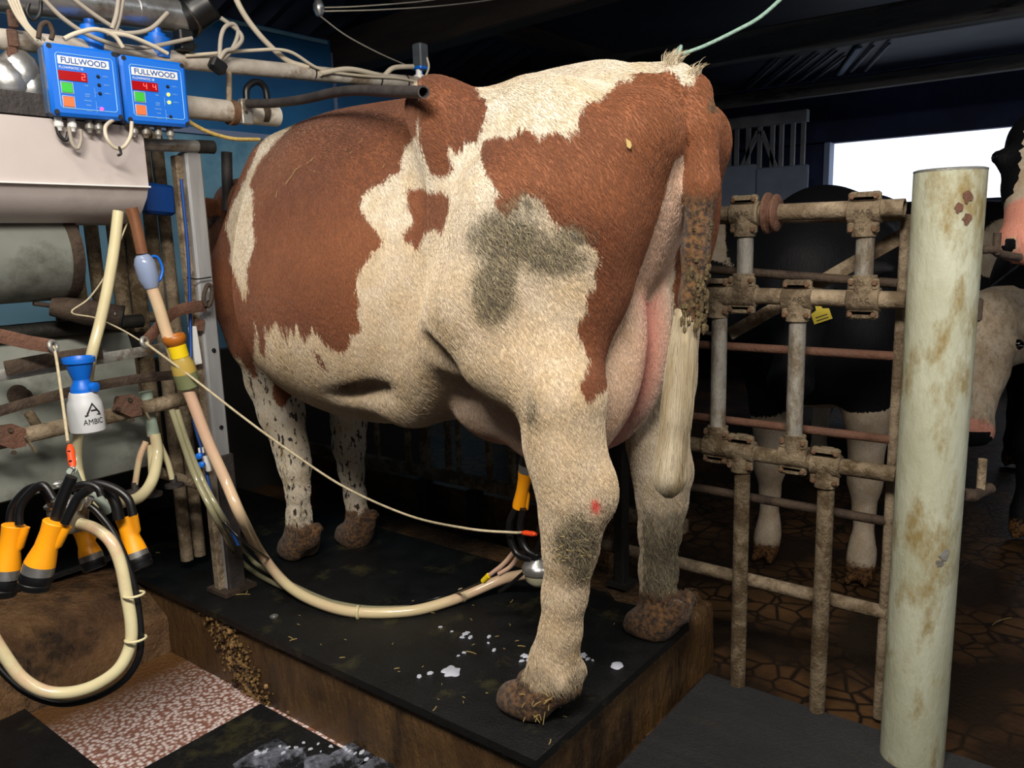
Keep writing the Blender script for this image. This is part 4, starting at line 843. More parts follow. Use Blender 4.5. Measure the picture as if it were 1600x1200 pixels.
# control boxes
def control_box(corners, digits, lit, label, glands):
    """corners: TL, TR, BL pixel of the face"""
    TLp, TRp, BLp = corners; th = math.radians(-6); nrm = np.array((math.sin(th), -math.cos(th), 0.0))
    q0 = AY(TLp[0], TLp[1], 1.99); 
    def on(px, py): d = ray(px, py); return CC+d*(((q0-CC)@nrm)/(d@nrm))
    TL, TR, BL = on(*TLp), on(*TRp), on(*BLp); w = np.linalg.norm((TR-TL)[:2]); h = TL[2]-BL[2]; h = (h)
    right = np.array((math.cos(th), math.sin(th), 0)); up = np.array((0,0,1.0)); c = TL+right*w/2-up*h/2-up*.5*(TL[2]-TR[2])*0
    D = .062; root = thing('control_box', c-nrm*D/2-up*h/2, label, 'control box')
    R = np.array([right, up, nrm]).T
    b = MB(); b.box(c-nrm*(D-.02)/2-nrm*.02, (w*.985, h*.985, D-.02), rot=R, bev=.008); obj('housing', b, M['blue_dusty'], root)
    b = MB(); b.box(c-nrm*.010, (w, h, .020), rot=R, bev=.007); lid = obj('lid', b, M['blue'], root)
    def P(u, v, off=0): return c+right*(u-.5)*w+up*(.5-v)*h+nrm*off
    for u, v in ((.06,.05),(.94,.05),(.94,.95),(.06,.95)):
        k = MB(); k.lathe([(-.001,.0055),(.0012,.0055),(.0012,.0001)], P(u, v), nrm, 12); obj('lid_screw', k, M['ink'], lid)
    # face plate outline
    k = MB(); pts = [P(u, v, .0008) for u, v in ((.15,.13),(.88,.13),(.905,.16),(.905,.86),(.88,.89),(.15,.89),(.125,.86),(.125,.16),(.15,.13))]; k.tube(pts, .0008, 6); obj('face_outline', k, mat('pale_line', '#8cc8ee', None, .5) if 'pale_line' not in M else M['pale_line'], lid)
    k = MB(); k.box(P(.5,.225,.0008), (w*.70, h*.115, .0012), rot=R); badge = obj('badge', k, M['white_pl'], root)
    text_mesh('badge_lettering', 'FULLWOOD', h*.11, P(.5,.227,.0018), nrm, right, mat('navy_print', '#1d4e96', None, .5), badge, .0008, width=w*.62, bold=.00022)
    text_mesh('face_lettering', 'FLOWMATIC III', h*.05, P(.32,.325,.0006), nrm, right, M['white_pl'], lid, .0004, width=w*.32)
    k = MB(); k.box(P(.33,.435,.001), (w*.385, h*.13, .002), rot=R); disp = obj('display', k, mat('red_display', '#8c0a10', None, .2, emis='#a30810', estr=.35), root)
    seg = {'a':((-1,2),(1,2)),'b':((1,2),(1,0)),'c':((1,0),(1,-2)),'d':((-1,-2),(1,-2)),'e':((-1,0),(-1,-2)),'f':((-1,2),(-1,0)),'g':((-1,0),(1,0))}
    SEG = {'2':'abged','4':'fgbc'}; k = MB()
    for u0, ch in digits:
        for s_ in SEG[ch]:
            (x0,y0),(x1,y1) = seg[s_]; k.tube([P(u0, .435, .0024)+right*x0*w*.022+up*y0*h*.020, P(u0, .435, .0024)+right*x1*w*.022+up*y1*h*.020], .0007, 4)
    obj('digits', k, mat('lit_digits', '#ff6a6a', None, .4, emis='#ff5a58', estr=1.2), disp)
    for v, m_, nm in ((.605,'#35b53c','green'),(.80,'#f0703f','orange')):
        k = MB(); k.box(P(.235, v, .001), (w*.145, h*.135, .0022), rot=R, bev=.0008); obj('button', k, mat(nm+'_button', m_, None, .4), root)
        k = MB(); k.tube([P(.235+du*.08, v+dv*.077, .0012) for du, dv in ((-1,-1),(1,-1),(1,1),(-1,1),(-1,-1))], .0007, 4); obj('button_edge', k, M['white_pl'], lid)
    for j, v in enumerate((.40, .52, .64, .86)):
        col = lit[j]; k = MB(); k.lathe([(0,.0042),(.0015,.0042),(.004,.0025),(.0042,.0001)], P(.68, v, .0), nrm, 12)
        obj('indicator_lamp', k, M['ink'] if not col else mat('lit_lamp_'+str(j), col, None, .3, emis=col, estr=3.0), root)
    for j, (t_, u, v) in enumerate((('LEVEL 1',.79,.40),('LEVEL 2',.79,.52),('LEVEL 3',.79,.64),('TIME',.50,.56),('TIMER',.50,.68),('RESET',.50,.71),('MANUAL',.50,.77),('TIMER',.50,.835),('MILK',.50,.865),('AUTO',.50,.91))):
        if t_ in ('LEVEL 1','LEVEL 2','LEVEL 3','TIME','RESET','MANUAL','AUTO','TIMER'): text_mesh('face_lettering', t_, h*.026, P(u, v-.01, .0006), nrm, right, M['pale_print'], lid, .0004)
    for v0, v1 in ((.57,.70),(.76,.92)):
        k = MB(); k.tube([P(.595, v0, .0006), P(.61, v0, .0006), P(.61, v1, .0006), P(.595, v1, .0006)], .0004, 4); k.tube([P(.61,(v0+v1)/2,.0006), P(.65,(v0+v1)/2,.0006)], .0004, 4); obj('face_outline', k, M['pale_print'], lid)
    for u in glands:
        k = MB(); k.lathe([(0,.0085),(.010,.0085),(.011,.0105),(.020,.0105),(.024,.0065),(.030,.006)], P(u, 1.0, -.035), (0,0,-1), 10); obj('cable_gland', k, M['white_pl'] if u in (.31,.13) else M['galv'], root)
    return P
M['pale_print'] = mat('pale_print', '#7fb4dc', None, .5)
P1 = control_box(((68,64),(183,78),(68,178)), ((.47,'2'),), (None,None,None,'#ff3a7a'), 'blue control box showing a red 2, the left one of the pair', (.13,.31,.55,.68))
P2 = control_box(((186,84),(289,96),(186,190)), ((.33,'4'),(.47,'4')), (None,'#ffd23a','#d8e64a',None), 'blue control box showing red 44, the right one beside the steel post', (.18,.36,.55,.74))
T('cable', [P1(.10,1.12,-.035), P1(.12,1.25,-.035), P1(.20,1.32,-.035), P1(.25,1.2,-.035)], .0045, M['cable_b'], 'black wire drooping under the left control box', 'cable')
T('cable', [P1(.25,1.12,-.03), P1(.27,1.35,-.03), P1(.34,1.43,-.03), P1(.40,1.3,-.03), P1(.41,1.15,-.03)], .0045, M['hose_grey'], 'grey wire loop hanging under the left control box', 'cable')
T('cable', [AY(206,190,1.96), AY(204,212,1.96), AY(194,229,1.96), AY(180,231,1.96), AY(167,216,1.96), AY(165,198,1.97), AY(178,186,1.99)], .0045, M['cable_w'], 'looped grey wire with a tie hanging below the gap between the boxes', 'cable')
T('cable_tie', [AY(186,229,1.955), AY(189,240,1.955), AY(184,243,1.955)], .003, M['cable_b'], 'black cable tie on the loop below the boxes', 'tie')
for i, pts in enumerate(([(100,61),(120,52),(150,46),(178,56),(192,74)],[(60,60),(64,40),(75,36),(82,50),(80,62)],[(168,52),(200,56),(235,70),(262,84)])):
    T('cable', [AY(x, y, 2.0+.01*i) for x, y in pts], .0055, [M['cable_w'],M['rust_dark'],M['cable_w']][i], ['cream cable arched over the top of the left control box','dark cable loop behind the left control box corner','cream cable running over both control boxes'][i], 'cable')
# white cover below the boxes
sh = MB(); xa = AY(-60, 250, 2.04)[0]; xb = AY(228, 250, 2.04)[0]
zt = AY(150,192,2.04)[2]; zf = AY(150,290,2.04)[2]
prof = [(2.04, zt), (2.04, zf), (2.045, zf-.004), (2.055, zf-.025), (2.09, zf-.062), (2.14, zf-.085), (2.24, zf-.09), (2.24, zt), ]
vs = [(xa, y, z) for y, z in prof]+[(xb, y, z) for y, z in prof]; n = len(prof)
sh.add(vs, [(i, (i+1) % n, n+(i+1) % n, n+i) for i in range(n)]+[tuple(range(n-1,-1,-1)), tuple(range(n,2*n))], False)
cover = thing('trough_cover', ((xa+xb)/2, 2.14, zf-.09), 'large off-white plastic cover with a curved underside below the control boxes', 'cover')
obj('shell', sh, M['shroud'], cover)
b = MB(); b.box(((xa+xb)/2, 2.036, zf+.001), (xb-xa+.004, .006, .004)); obj('fold_line', b, M['white_pl'], cover)
b = MB(); b.box(((xa+xb)/2-.01, 2.06, zt+.03), (xb-xa-.04, .03, .05)); single('bar', b, M['dark_pipe'], 'dark flat bar between the control boxes and the white cover', 'bar')
# blue junction box behind the post
b = MB(); b.box(AY(247,312,2.22), (.085,.05,.085), rot=Matrix.Rotation(.08,3,'Y'), bev=.008); single('junction_box', b, M['blue_dark'], 'dark blue junction box right of the white cover', 'junction box')
# upright bars of the head barrier
hbx = thing('head_barrier', (.9, 2.36, .26), 'row of dirty upright pipes behind the white cover and flat bars', 'barrier')
for px, r, m in ((92,.024,'rust_dark'),(119,.02,'galv_mud'),(150,.019,'galv_mud'),(186,.022,'galv_mud'),(212,.024,'galv_mud'),(243,.02,'galv_dirty'),(265,.019,'galv_dirty')):
    a = AY(px, 420, 2.37); pipe('bar', (a[0], 2.37, .27 if px > 215 else .66), (a[0], 2.37, 1.62), r, M[m], hbx, 14)
b = MB(); b.tube([(.3,2.37,1.62),(1.30,2.37,1.62)], .02, 12); obj('rail', b, M['galv_mud'], hbx); b = MB(); b.tube([(.3,2.37,1.07),(1.30,2.37,1.07)], .016, 12); obj('rail', b, M['galv_mud'], hbx)
# stainless drum end
dr = thing('drum', AY(0, 470, 2.26), 'large dull stainless drum under the left end of the white cover', 'drum')
c = AY(30, 402, 2.24); b = MB(); b.lathe([(-.5,.115),(.10,.115),(.115,.11),(.12,.10),(.12,.0001)], (c[0], 2.25, c[2]), (1,0,0), 36); obj('shell', b, M['sheet'], dr)
b = MB(); b.lathe([(.085,.117),(.10,.119),(.115,.117)], (c[0], 2.25, c[2]), (1,0,0), 36); obj('rim', b, M['rust_dark'], dr)
rc = thing('roller', AY(130, 510, 2.2), 'dark brown cylinder with a wire tied round it below the drum', 'cylinder')
a = AY(80, 478, 2.22); c = AY(188, 497, 2.14); T('body', [a, (a+c)/2, c], [.026,.034,.034], M['rust_dark'], parent=rc, n=20)
T('spindle', [AY(52,474,2.22), AY(82,478,2.22)], .006, M['rust_dark'], parent=rc); 
b = MB(); dd = (c-a)/np.linalg.norm(c-a); b.lathe([(0,.035),(.006,.035),(.007,.0001)], c, dd, 20); obj('end_cap', b, M['black_iron'], rc)
for e in ((180,491),(190,489)): k = MB(); k.ball(AY(e[0], e[1], 2.115), (.004,.003,.006), 8); obj('slot', k, M['steel'], rc)
T('wire', [AY(200,345,2.15), AY(170,420,2.13), AY(140,465,2.11), AY(112,488,2.10), AY(150,497,2.10), AY(190,515,2.05), AY(222,534,1.98)], .0022, M['cord'], 'thin grey cord from the white cover round the brown cylinder to the right eyelet', 'cord')
# sheet steel manger panel
mg = MB(); prof = [(2.30,1.055),(2.27,.98),(2.26,.80),(2.25,.765),(2.235,.74),(2.235,.65),(2.26,.64)]
xl, xr = .35, AY(222, 620, 2.25)[0]; m_ = len(prof); vs = [(xl, y, z) for y, z in prof]+[(xr, y, z) for y, z in prof]+[(xl, y+.012, z) for y, z in prof]+[(xr, y+.012, z) for y, z in prof]
fs = [(i, i+1, m_+i+1, m_+i) for i in range(m_-1)]+[(2*m_+i, 3*m_+i, 3*m_+i+1, 2*m_+i+1) for i in range(m_-1)]+[(0, m_, 3*m_, 2*m_), (m_-1, 3*m_-1, 4*m_-1, 2*m_-1)]+[(m_+i, m_+i+1, 3*m_+i+1, 3*m_+i) for i in range(m_-1)]+[(i, 2*m_+i, 2*m_+i+1, i+1) for i in range(m_-1)]
mg.add(vs, fs, False); single('manger', mg, M['sheet'], 'grey sheet steel manger panel behind the blue dip cup', 'manger')
b = MB(); b.box((.75, 2.5, 1.0), (.9, .35, .06)); b.tube([(.35,2.28,1.07),(xr+.04,2.28,1.07)], .02, 10); single('trough_edge', b, M['black_iron'], 'dark top edge of the steel manger', 'edge')
for px, py in ((27,600),(40,618)): pass
b = MB(); b.lathe([(0,.025),(.006,.025),(.006,.018)], AY(27,616,2.25), (0,-1,0), 18); b.lathe([(0,.018),(.05,.018)], AY(27,616,2.30), (0,-1,0), 18); single('pipe_stub', b, M['rust_dark'], 'round rusty pipe stub on the manger behind the left cord', 'pipe')
# lower rail with clamps, flat bars
lr = thing('clamp_rail', AY(140, 660, 2.13), 'dirty horizontal pipe with two rusty latches across the manger', 'rail')
T('tube', [AY(-40,698,2.13), AY(120,662,2.13), AY(295,621,2.13)], .0205, M['galv_dirty'], parent=lr, n=16)
for px, py in ((14,682),(200,634)):
    c = AY(px, py, 2.105); b = MB(); b.slab([c+np.array(q) for q in ((-.045,0,.0),(-.02,0,.028),(.01,0,.03),(.035,0,.012),(.03,0,-.03),(.0,0,-.03))], .012, (0,-1,0)); b.lathe([(-.014,.026),(.014,.026)], c+np.array((0,.025,0)), (1,0,-.05), 16)
    l_ = obj('latch', b, M['rust'], lr)
    b = MB(); b.tube([c+np.array((.03,-.016,-.005)), c+np.array((.045,-.02,-.045))], .011, 8, flat=(1,.35)); obj('latch_tongue', b, M['galv_dirty'], l_)
    for o_ in ((-.035,0),( .0,.018),(.0,-.038)): k = MB(); k.lathe([(0,.006),(.005,.006)], c+np.array((o_[0],-.013,o_[1])), (0,-1,0), 8); obj('rivet', k, M['rust_dark'], l_)
def flatbar(name, pts, h, m, lab):
    P = spline(pts, 8); b = MB(); b.tube(P, h, 8, flat=(.16, 1) if True else None); return single(name, b, m, lab, 'bar')
flatbar('flat_bar', [AY(8,576,2.07), AY(60,566,2.07), AY(110,558,2.07), AY(160,551,2.07)], .018, M['rust_dark'], 'dark pointed flat bar behind the blue cup funnel')
flatbar('flat_bar', [AY(-20,590,2.09), AY(60,577,2.09), AY(160,560,2.09), AY(225,549,2.09), AY(258,543,2.09)], .014, M['galv'], 'worn grey flat bar running right from the blue cup to the right eyelet')
flatbar('flat_bar', [AY(-20,648,2.09), AY(60,625,2.09), AY(150,603,2.09), AY(230,590,2.09), AY(285,585,2.09)], .013, M['rust_dark'], 'flat bar running behind the neck of the blue dip cup to the post')
T('strut', [AY(45,645,2.2), AY(64,675,2.16)], .012, M['galv_mud'], 'short strut behind the left cord and rail', 'strut')
def eyelet(px, py, y, pts, lab, r=.0165):
    c = AY(px, py, y); root = thing('eyelet_bracket', c-np.array((0,0,.02)), lab, 'bracket'); P = spline(pts, 10); n_ = len(P); b = MB(); b.tube(P, .017, 10, flat=(.2, 1)); obj('strap', b, M['rust'], root)
    n2 = np.array((.5,-.8,.2)); n2 /= np.linalg.norm(n2); b = MB(); prof = [(.006*math.sin(a), r-.005+.0055*math.cos(a)) for a in np.linspace(0, 2*PI, 11)]; b.lathe(prof, c, n2, 20, cap=False); obj('eyelet', b, M['galv'], root); return c
EY1 = eyelet(83, 541, 2.0, [AY(-25,520,2.03), AY(10,527,2.03), AY(45,535,2.02), AY(83,541,2.003)], 'rusty flat strap with a steel eyelet holding the left cord')
EY2 = eyelet(226, 535, 1.98, [AY(226,535,1.983), AY(240,520,2.0), AY(252,505,2.02), AY(275,487,2.04), AY(300,480,2.05), AY(322,478,2.06)], 'twisted rusty strap with an eyelet reaching left from the steel post')
T('shackle', [AY(322,478,2.05), AY(318,465,2.05), AY(324,446,2.05), AY(331,450,2.05), AY(330,470,2.05), AY(324,480,2.05)], .006, M['rust_dark'], 'rusty shackle link on the steel post', 'shackle')
T('wire', [AY(293,434,2.08), AY(308,436,2.08), AY(330,433,2.08)], .002, M['cable_b'], 'black wire tied round the steel post', 'wire')
b = MB(); c = AY(305,540,2.09); b.box(c, (.022,.012,.11), rot=Matrix.Rotation(-.06,3,'Y'), bev=.002); single('tag_plate', b, M['white_pl'], 'flaking white plate on the post behind the yellow dip cup', 'plate')
b = MB(); b.box(AY(311,508,2.09), (.03,.01,.035), rot=Matrix.Rotation(.2,3,'Y'), bev=.002); single('lug', b, M['rust'], 'rusty lug on the steel post under the strap', 'lug')
# hoses
T('hose', [AY(185,330,2.03), AY(178,390,2.03), AY(168,450,2.03), AY(156,505,2.03), AY(142,560,2.03), AY(136,600,2.10), AY(120,700,2.16), AY(128,760,2.1), AY(150,788,2.0)], .0135, M['hose_cream'], 'flat cream hose from the white cover down behind the blue dip cup', 'hose')
mh = thing('milk_hose', AY(300,600,1.98), 'long cream and pink milk hose curving from the steel post to the second cluster', 'hose')
T('hose', [AY(205,325,2.0), AY(212,350,2.0), AY(222,396,2.0)], .0145, M['copper'], parent=mh, partlabel='brown copper stub')
lowz = lambda x, y, z: AZ(x, y, z)
T('hose', [AY(236,446,1.99), AY(248,480,1.99), AY(262,525,1.99), AY(282,580,1.97), AY(300,625,1.96), AY(325,690,1.94), AY(352,750,1.90), AY(378,810,1.86), lowz(410,868,.32), lowz(450,915,.268), lowz(500,943,.25), lowz(560,957,.246), lowz(640,955,.246), lowz(700,940,.25), lowz(740,924,.262), lowz(785,905,.29), lowz(818,898,.315), lowz(836,897,.322)], .0155, M['hose_milk'], parent=mh, n=16)
for px, py, z in ((560,957,.246),(722,930,.256)):
    c = AZ(px, py, z); d = AZ(px+12, py+(0 if px < 600 else -4), z)-c; b = MB(); b.lathe([(-.005,.0165),(-.003,.021),(.003,.021),(.005,.0165)], c, d, 18); obj('ring', b, M['hose_cream'], mh)
c = AY(232,420,1.99); cn = thing('hose_connector', c, 'clear plastic milk connector with a blue handle under the copper stub', 'connector'); a = AY(222,398,1.99); d = AY(236,446,1.99)-a; L_ = np.linalg.norm(d)
b = MB(); b.lathe([(0,.014),(.006,.020),(.02,.026),(.06,.026),(.085,.018),(L_,.0135)], a, d, 18); obj('bulb', b, M['clearplastic'], cn)
b = MB(); b.lathe([(0,.012),(.05,.015),(L_,.012)], a, d, 14); obj('core', b, mat('milky_core', '#b9cbe8', None, .4), cn)
T('handle', [AY(238,400,1.98), AY(247,403,1.98), AY(254,420,1.98), AY(250,437,1.98), AY(243,438,1.98)], .0035, M['blue'], parent=cn)
T('tube', [AY(268,640,2.0), AY(285,690,1.98), AY(305,745,1.95), AY(340,815,1.9), lowz(380,880,.26), lowz(430,912,.245), lowz(500,936,.242), lowz(570,950,.242), lowz(650,950,.242)], .008, M['hose_clear'], 'clear yellowish tube curving along behind the milk hose onto the mat', 'tube')
T('tube', [AY(276,640,2.0), AY(292,690,1.98), AY(314,745,1.95), AY(350,812,1.9), lowz(390,872,.26), lowz(440,905,.245), lowz(510,938,.242), lowz(570,952,.24)], .008, M['hose_clear'], 'second clear tube, nearer the milk hose, running down to the mat', 'tube')
T('tube', [AY(300,740,1.97), AY(318,775,1.93), AY(350,815,1.9), AY(385,850,1.86), lowz(430,880,.245)], .0045, M['black_rubber'], 'thin black tube crossing the post foot to the mat', 'tube')
T('tube', [AY(283,280,2.08), AY(294,400,2.08), AY(298,530,2.08), AY(300,640,2.04), AY(318,712,2.0), AY(330,770,1.97), AY(352,810,1.95), AY(372,852,1.93)], .0045, M['blue_dark'], 'blue air tube running down the steel post through a small valve', 'tube')
vv = thing('valve', AY(323,735,1.97), 'small white valve with two blue knobs on the blue air tube', 'valve')
b = MB(); b.lathe([(0,.008),(.012,.010),(.03,.009),(.042,.008)], AY(327,735,1.965), AY(316,700,1.965)-AY(327,735,1.965), 12); b.ball(AY(326,733,1.965), .009, 10); b.tube([AY(312,708,1.965), AY(311,700,1.965)], .003, 8); b.tube([AY(318,707,1.965), AY(317,699,1.965)], .003, 8); obj('body', b, M['white_pl'], vv)
for px, py in ((310,712),(314,725)): b = MB(); b.lathe([(0,.006),(.004,.009),(.012,.009),(.015,.005)], AY(px+4,py,1.96), (-.9,-.4,.1), 12); obj('knob', b, M['blue'], vv)
# wash jetter: pale manifold with four legs
jt = thing('wash_manifold', AY(238,620,2.16), 'pale green wash manifold with cream legs hanging right of the blue dip cup', 'manifold')
T('body', [AY(228,612,2.16), AY(232,640,2.16), AY(240,680,2.16)], [.019,.016,.017], mat('pale_green_plastic','#8fa193','#a4b3a4',.4,0,8), parent=jt, n=16)
T('spout', [AY(242,678,2.15), AY(246,710,2.14), AY(238,750,2.10), AY(220,775,2.06), AY(196,784,2.02), AY(175,782,1.98)], .0155, M['hose_cream'], parent=jt, n=14)
for pts in ([(228,690),(218,715),(211,757)],[(234,695),(236,725),(237,762)],[(250,695),(262,722),(269,748)]):
    T('leg', [AY(x, y, 2.15) for x, y in pts], .0085, M['hose_cream'], parent=jt)
for px, py in ((211,764),(238,768),(272,754)):
    c = AY(px, py, 2.15); b = MB(); b.lathe([(.02,.008),(.0,.010),(-.004,.027),(-.012,.027),(-.014,.02)], c, (0,0,1), 16); obj('rubber_cup', b, M['dark_pipe'], jt)
T('pipe', [AY(250,738,2.2), AY(310,757,2.2)], .016, M['galv_dirty'], 'short dirty pipe low down left of the steel post', 'pipe')
# dip cups
def local_stack(root, base, top, parts):
    base = np.array(base); d = np.array(top)-base; L_ = np.linalg.norm(d)
    for nm, prof, m_ in parts:
        b = MB(); b.lathe([(h*L_, r) for h, r in prof], base, d, 24); obj(nm, b, m_, root)
    return base, d, L_
a = AY(138,674,1.985); c = AY(122,558,1.985); dc = thing('dip_cup', a, 'teat dip cup with bright blue funnel and pale squeeze bottle marked AMBIC', 'dip cup')
H_ = np.linalg.norm(c-a)
local_stack(dc, a, c, [('bottle', [(0,.0001),(0,.036),(.02,.040),(.08,.0405),(.30,.0405),(.40,.0385),(.45,.034),(.50,.033),(.54,.030)], M['milky']),
  ('collar', [(.50,.0),(.50,.026),(.54,.027),(.60,.027),(.66,.020),(.72,.0185)], M['blue']),
  ('funnel', [(.70,.0185),(.80,.025),(.92,.031),(.93,.036),(.98,.037),(1.0,.036),(1.0,.031),(.96,.028),(.80,.016),(.78,.0001)], M['blue'])])
b = MB(); b.lathe([(0,.012),(.014,.012),(.015,.010)], a+(c-a)*.60+np.array((.012,-.022,0)), (.45,-.9,0), 16); obj('side_cap', b, M['blue'], dc)
nn = np.array((-.25,-.97,0)); nn = np.array((CC[0]-a[0]-.0, CC[1]-a[1], 0)); nn = nn/np.linalg.norm(nn); rr_ = np.cross((0,0,1), nn)
def curved_text(txt, size, cpos, rad, ang0, material, parent, width, name='lettering', sc=1):
    cu = bpy.data.curves.new(name, 'FONT'); cu.body = txt; cu.size = size; cu.extrude = .0003; cu.align_x = 'CENTER'; cu.align_y = 'CENTER'; cu.offset = .0
    t = bpy.data.objects.new(name, cu); COL.objects.link(t); dg = bpy.context.evaluated_depsgraph_get(); dg.update(); me = bpy.data.meshes.new_from_object(t.evaluated_get(dg)); bpy.data.objects.remove(t, do_unlink=True)
    v = np.array([x.co[:] for x in me.vertices]); v[:, 0] *= width/(v[:, 0].max()-v[:, 0].min()); th = v[:, 0]/rad+ang0
    P = np.array(cpos)+np.stack([np.cos(th)*(rad+v[:, 2]), np.sin(th)*(rad+v[:, 2]), v[:, 1]], 1)
    return link(name, P, [tuple(p.vertices) for p in me.polygons], [False]*len(me.polygons), material, parent)
ang = math.atan2(nn[1], nn[0])+.38
curved_text('AMBIC', .019, a+(c-a)*.16, .0412, ang, M['ink'], dc, .046)
# triangular mark above the word
b = MB()
def cyl(u, z): th = ang+u/.0412; base_ = a+(c-a)*.16; return base_+np.array((math.cos(th)*.0414, math.sin(th)*.0414, z))
b.tube([cyl(-.013,.020), cyl(.0,.045), cyl(.0155,.020)], .0021, 6); b.tube([cyl(-.018,.0165), cyl(.018,.0165)], .0021, 6); b.tube([cyl(-.004,.028), cyl(.010,.028)], .0018, 6); obj('mark', b, M['ink'], dc)
a = AY(296,606,1.965); c = AY(271,524,1.965); yc_ = thing('dip_cup', a, 'dip cup with brown stained rim, yellow collar and amber bottle against the steel post', 'dip cup')
local_stack(yc_, a, c, [('bottle', [(0,.0001),(0,.026),(.03,.030),(.30,.031)], mat('greenish_liquid','#6f7450','#7f8460',.3,0,10)),
  ('bottle_upper', [(.295,.031),(.45,.030),(.58,.023),(.62,.021)], M['amber']),
  ('collar', [(.60,.0),(.60,.0235),(.80,.0235),(.81,.020),(.84,.019)], M['yellow_pl']),
  ('rim', [(.80,.016),(.83,.022),(.88,.028),(.96,.030),(1.0,.027),(1.0,.020),(.95,.014),(.90,.0001)], M['brown_pl'])])
# cords and toggles
T('cord', [EY1, AY(88,560,1.98), AY(98,630,1.90), AY(106,690,1.80)], .0035, M['cord'], 'grey cord hanging from the left eyelet to the orange toggle', 'cord')
def toggle(p, q, lab):
    p = np.array(p); q = np.array(q); root = thing('toggle', (p+q)/2, lab, 'toggle'); b = MB(); b.tube([p+(q-p)*t for t in np.linspace(0,1,7)], [.0045,.0075,.0085,.0075,.0085,.0075,.0045], 12, flat=(1,.75)); obj('body', b, M['orange'], root)
    for t in (.3,.72): k = MB(); k.lathe([(0,.0035),(.0075,.0035),(.0076,.0001)], p+(q-p)*t, -FW, 10); obj('hole', k, M['ink'], root)
toggle(AY(109,695,1.80), AY(114,731,1.76), 'orange plastic toggle above the hanging milking cluster')
CT = np.array(AX(827, 834, 1.40))
T('cord', [EY2, AY(300,590,1.93), AY(380,652,1.83), AY(450,703,1.74), AY(540,762,1.63), AY(640,806,1.50), AX(730,826,1.36), AX(800,832,1.40), AX(816,832,1.40)], .0032, M['cord'], 'long cream cord stretched from the right eyelet across the cow legs to the second cluster', 'cord')
toggle(AX(816,832,1.40), AX(838,835,1.40), 'orange toggle at the end of the long cord beside the near hind leg')
# ================================================================ milking clusters
def teat_cup(root, pts_px, depth, s=1.0, y=None, order=('shell','band','mouth')):
    """pts_px: start of shell, end of shell, end of steel band, end of black mouthpiece"""
    P = [DP(x, yy, depth) for x, yy in pts_px]; r = .0155*s*1.25
    cup = obj_empty = None
    b = MB(); d = P[1]-P[0]; L_ = np.linalg.norm(d); b.lathe([(0,r*.98),(.02*L_,r*1.05),(.25*L_,r*.95),(.6*L_,r*.98),(.85*L_,r*1.2),(L_,r*1.3)], P[0], d, 20); cup = obj('teat_cup', b, M['yellow'], root)
    u = np.cross(d, FW); u /= np.linalg.norm(u); b = MB(); b.tube([P[0]+u*r*1.05, P[0]+d*.45+u*r*.9, P[0]+d*.7+u*r*.4], [r*.45, r*.4, r*.1], 10); obj('pulse_nipple', b, M['yellow'], cup)
    b = MB(); d2 = P[2]-P[1]; b.lathe([(0,r*1.31),(np.linalg.norm(d2),r*1.33)], P[1], d2, 20); obj('steel_band', b, M['steel'], cup)
    b = MB(); d3 = P[3]-P[2]; L3 = np.linalg.norm(d3); b.lathe([(0,r*1.36),(L3*.3,r*1.42),(L3*.55,r*1.3),(L3*.6,r*1.38),(L3*.92,r*1.3),(L3,r*1.1),(L3,r*.6),(L3*.7,r*.5),(L3*.7,.0001)], P[2], d3, 20); obj('mouthpiece', b, M['black_rubber'], cup)
    return cup
D1 = 1.52
c1 = thing('milking_cluster', DP(108, 830, D1+.02), 'milking cluster with four orange-yellow teat cups hanging upside down at the left', 'milking cluster')
cb = DP(108, 832, D1+.04); ct = DP(106, 786, D1+.04); dv = (ct-cb); Lc = np.linalg.norm(dv)
b = MB(); b.lathe([(0,.0001),(0,.022),(.2*Lc,.034),(.7*Lc,.038),(.9*Lc,.038)], cb, dv, 24); obj('bowl', b, mat('smoky_claw_bowl','#6e6556','#8a7e6a',.2,0,8,coat=.5), c1)
b = MB(); b.lathe([(.86*Lc,.041),(.95*Lc,.042),(1.02*Lc,.038),(1.1*Lc,.02),(1.25*Lc,.012),(1.3*Lc,.0001)], cb, dv, 24); lid = obj('lid', b, M['steel'], c1)
for px, py in ((80,784),(88,788),(124,788),(137,784)):
    b = MB(); b.tube([DP(px, py+6, D1+.01), DP(px+(-4 if px < 100 else 5), py-6, D1)], .0065, 10); obj('nipple', b, M['steel'], lid)
T('hook', [DP(108,775,D1+.03), DP(106,755,D1+.02), DP(112,742,D1+.01), DP(116,733,D1), DP(111,730,D1)], .0025, M['steel'], parent=c1)
b = MB(); b.ball(DP(90,756,D1+.02), (.012,.007,.006), 10); obj('wing_nut', b, M['steel'], c1)
teat_cup(c1, [(22,820),(9,888),(7,903),(1,930)], D1-.04, 1.02)
teat_cup(c1, [(87,815),(62,882),(58,896),(52,921)], D1-.08, 1.05)
teat_cup(c1, [(128,828),(141,866),(144,875),(149,889)], D1+.14, .92)
teat_cup(c1, [(195,808),(211,862),(214,871),(221,888)], D1+.06, .92)
def bt(pts, r, d, lab='pulse_tube'): T(lab, [DP(x, y, d+(0 if len(q) < 3 else q[2])) if False else DP(q[0], q[1], d+(q[2] if len(q) > 2 else 0)) for q in pts for x, y in [q[:2]]], r, M['black_rubber'], parent=c1, n=12)
bt([(80,783),(64,762),(45,764),(26,782),(17,800),(15,824)], .0075, D1-.02, 'milk_tube'); bt([(84,780),(66,758),(40,778),(30,800),(30,820)], .0075, D1-.05, 'milk_tube')
bt([(112,745),(102,768),(92,795),(86,818)], .0105, D1-.07, 'milk_tube'); bt([(140,764),(122,778),(112,796),(101,818)], .0085, D1-.09)
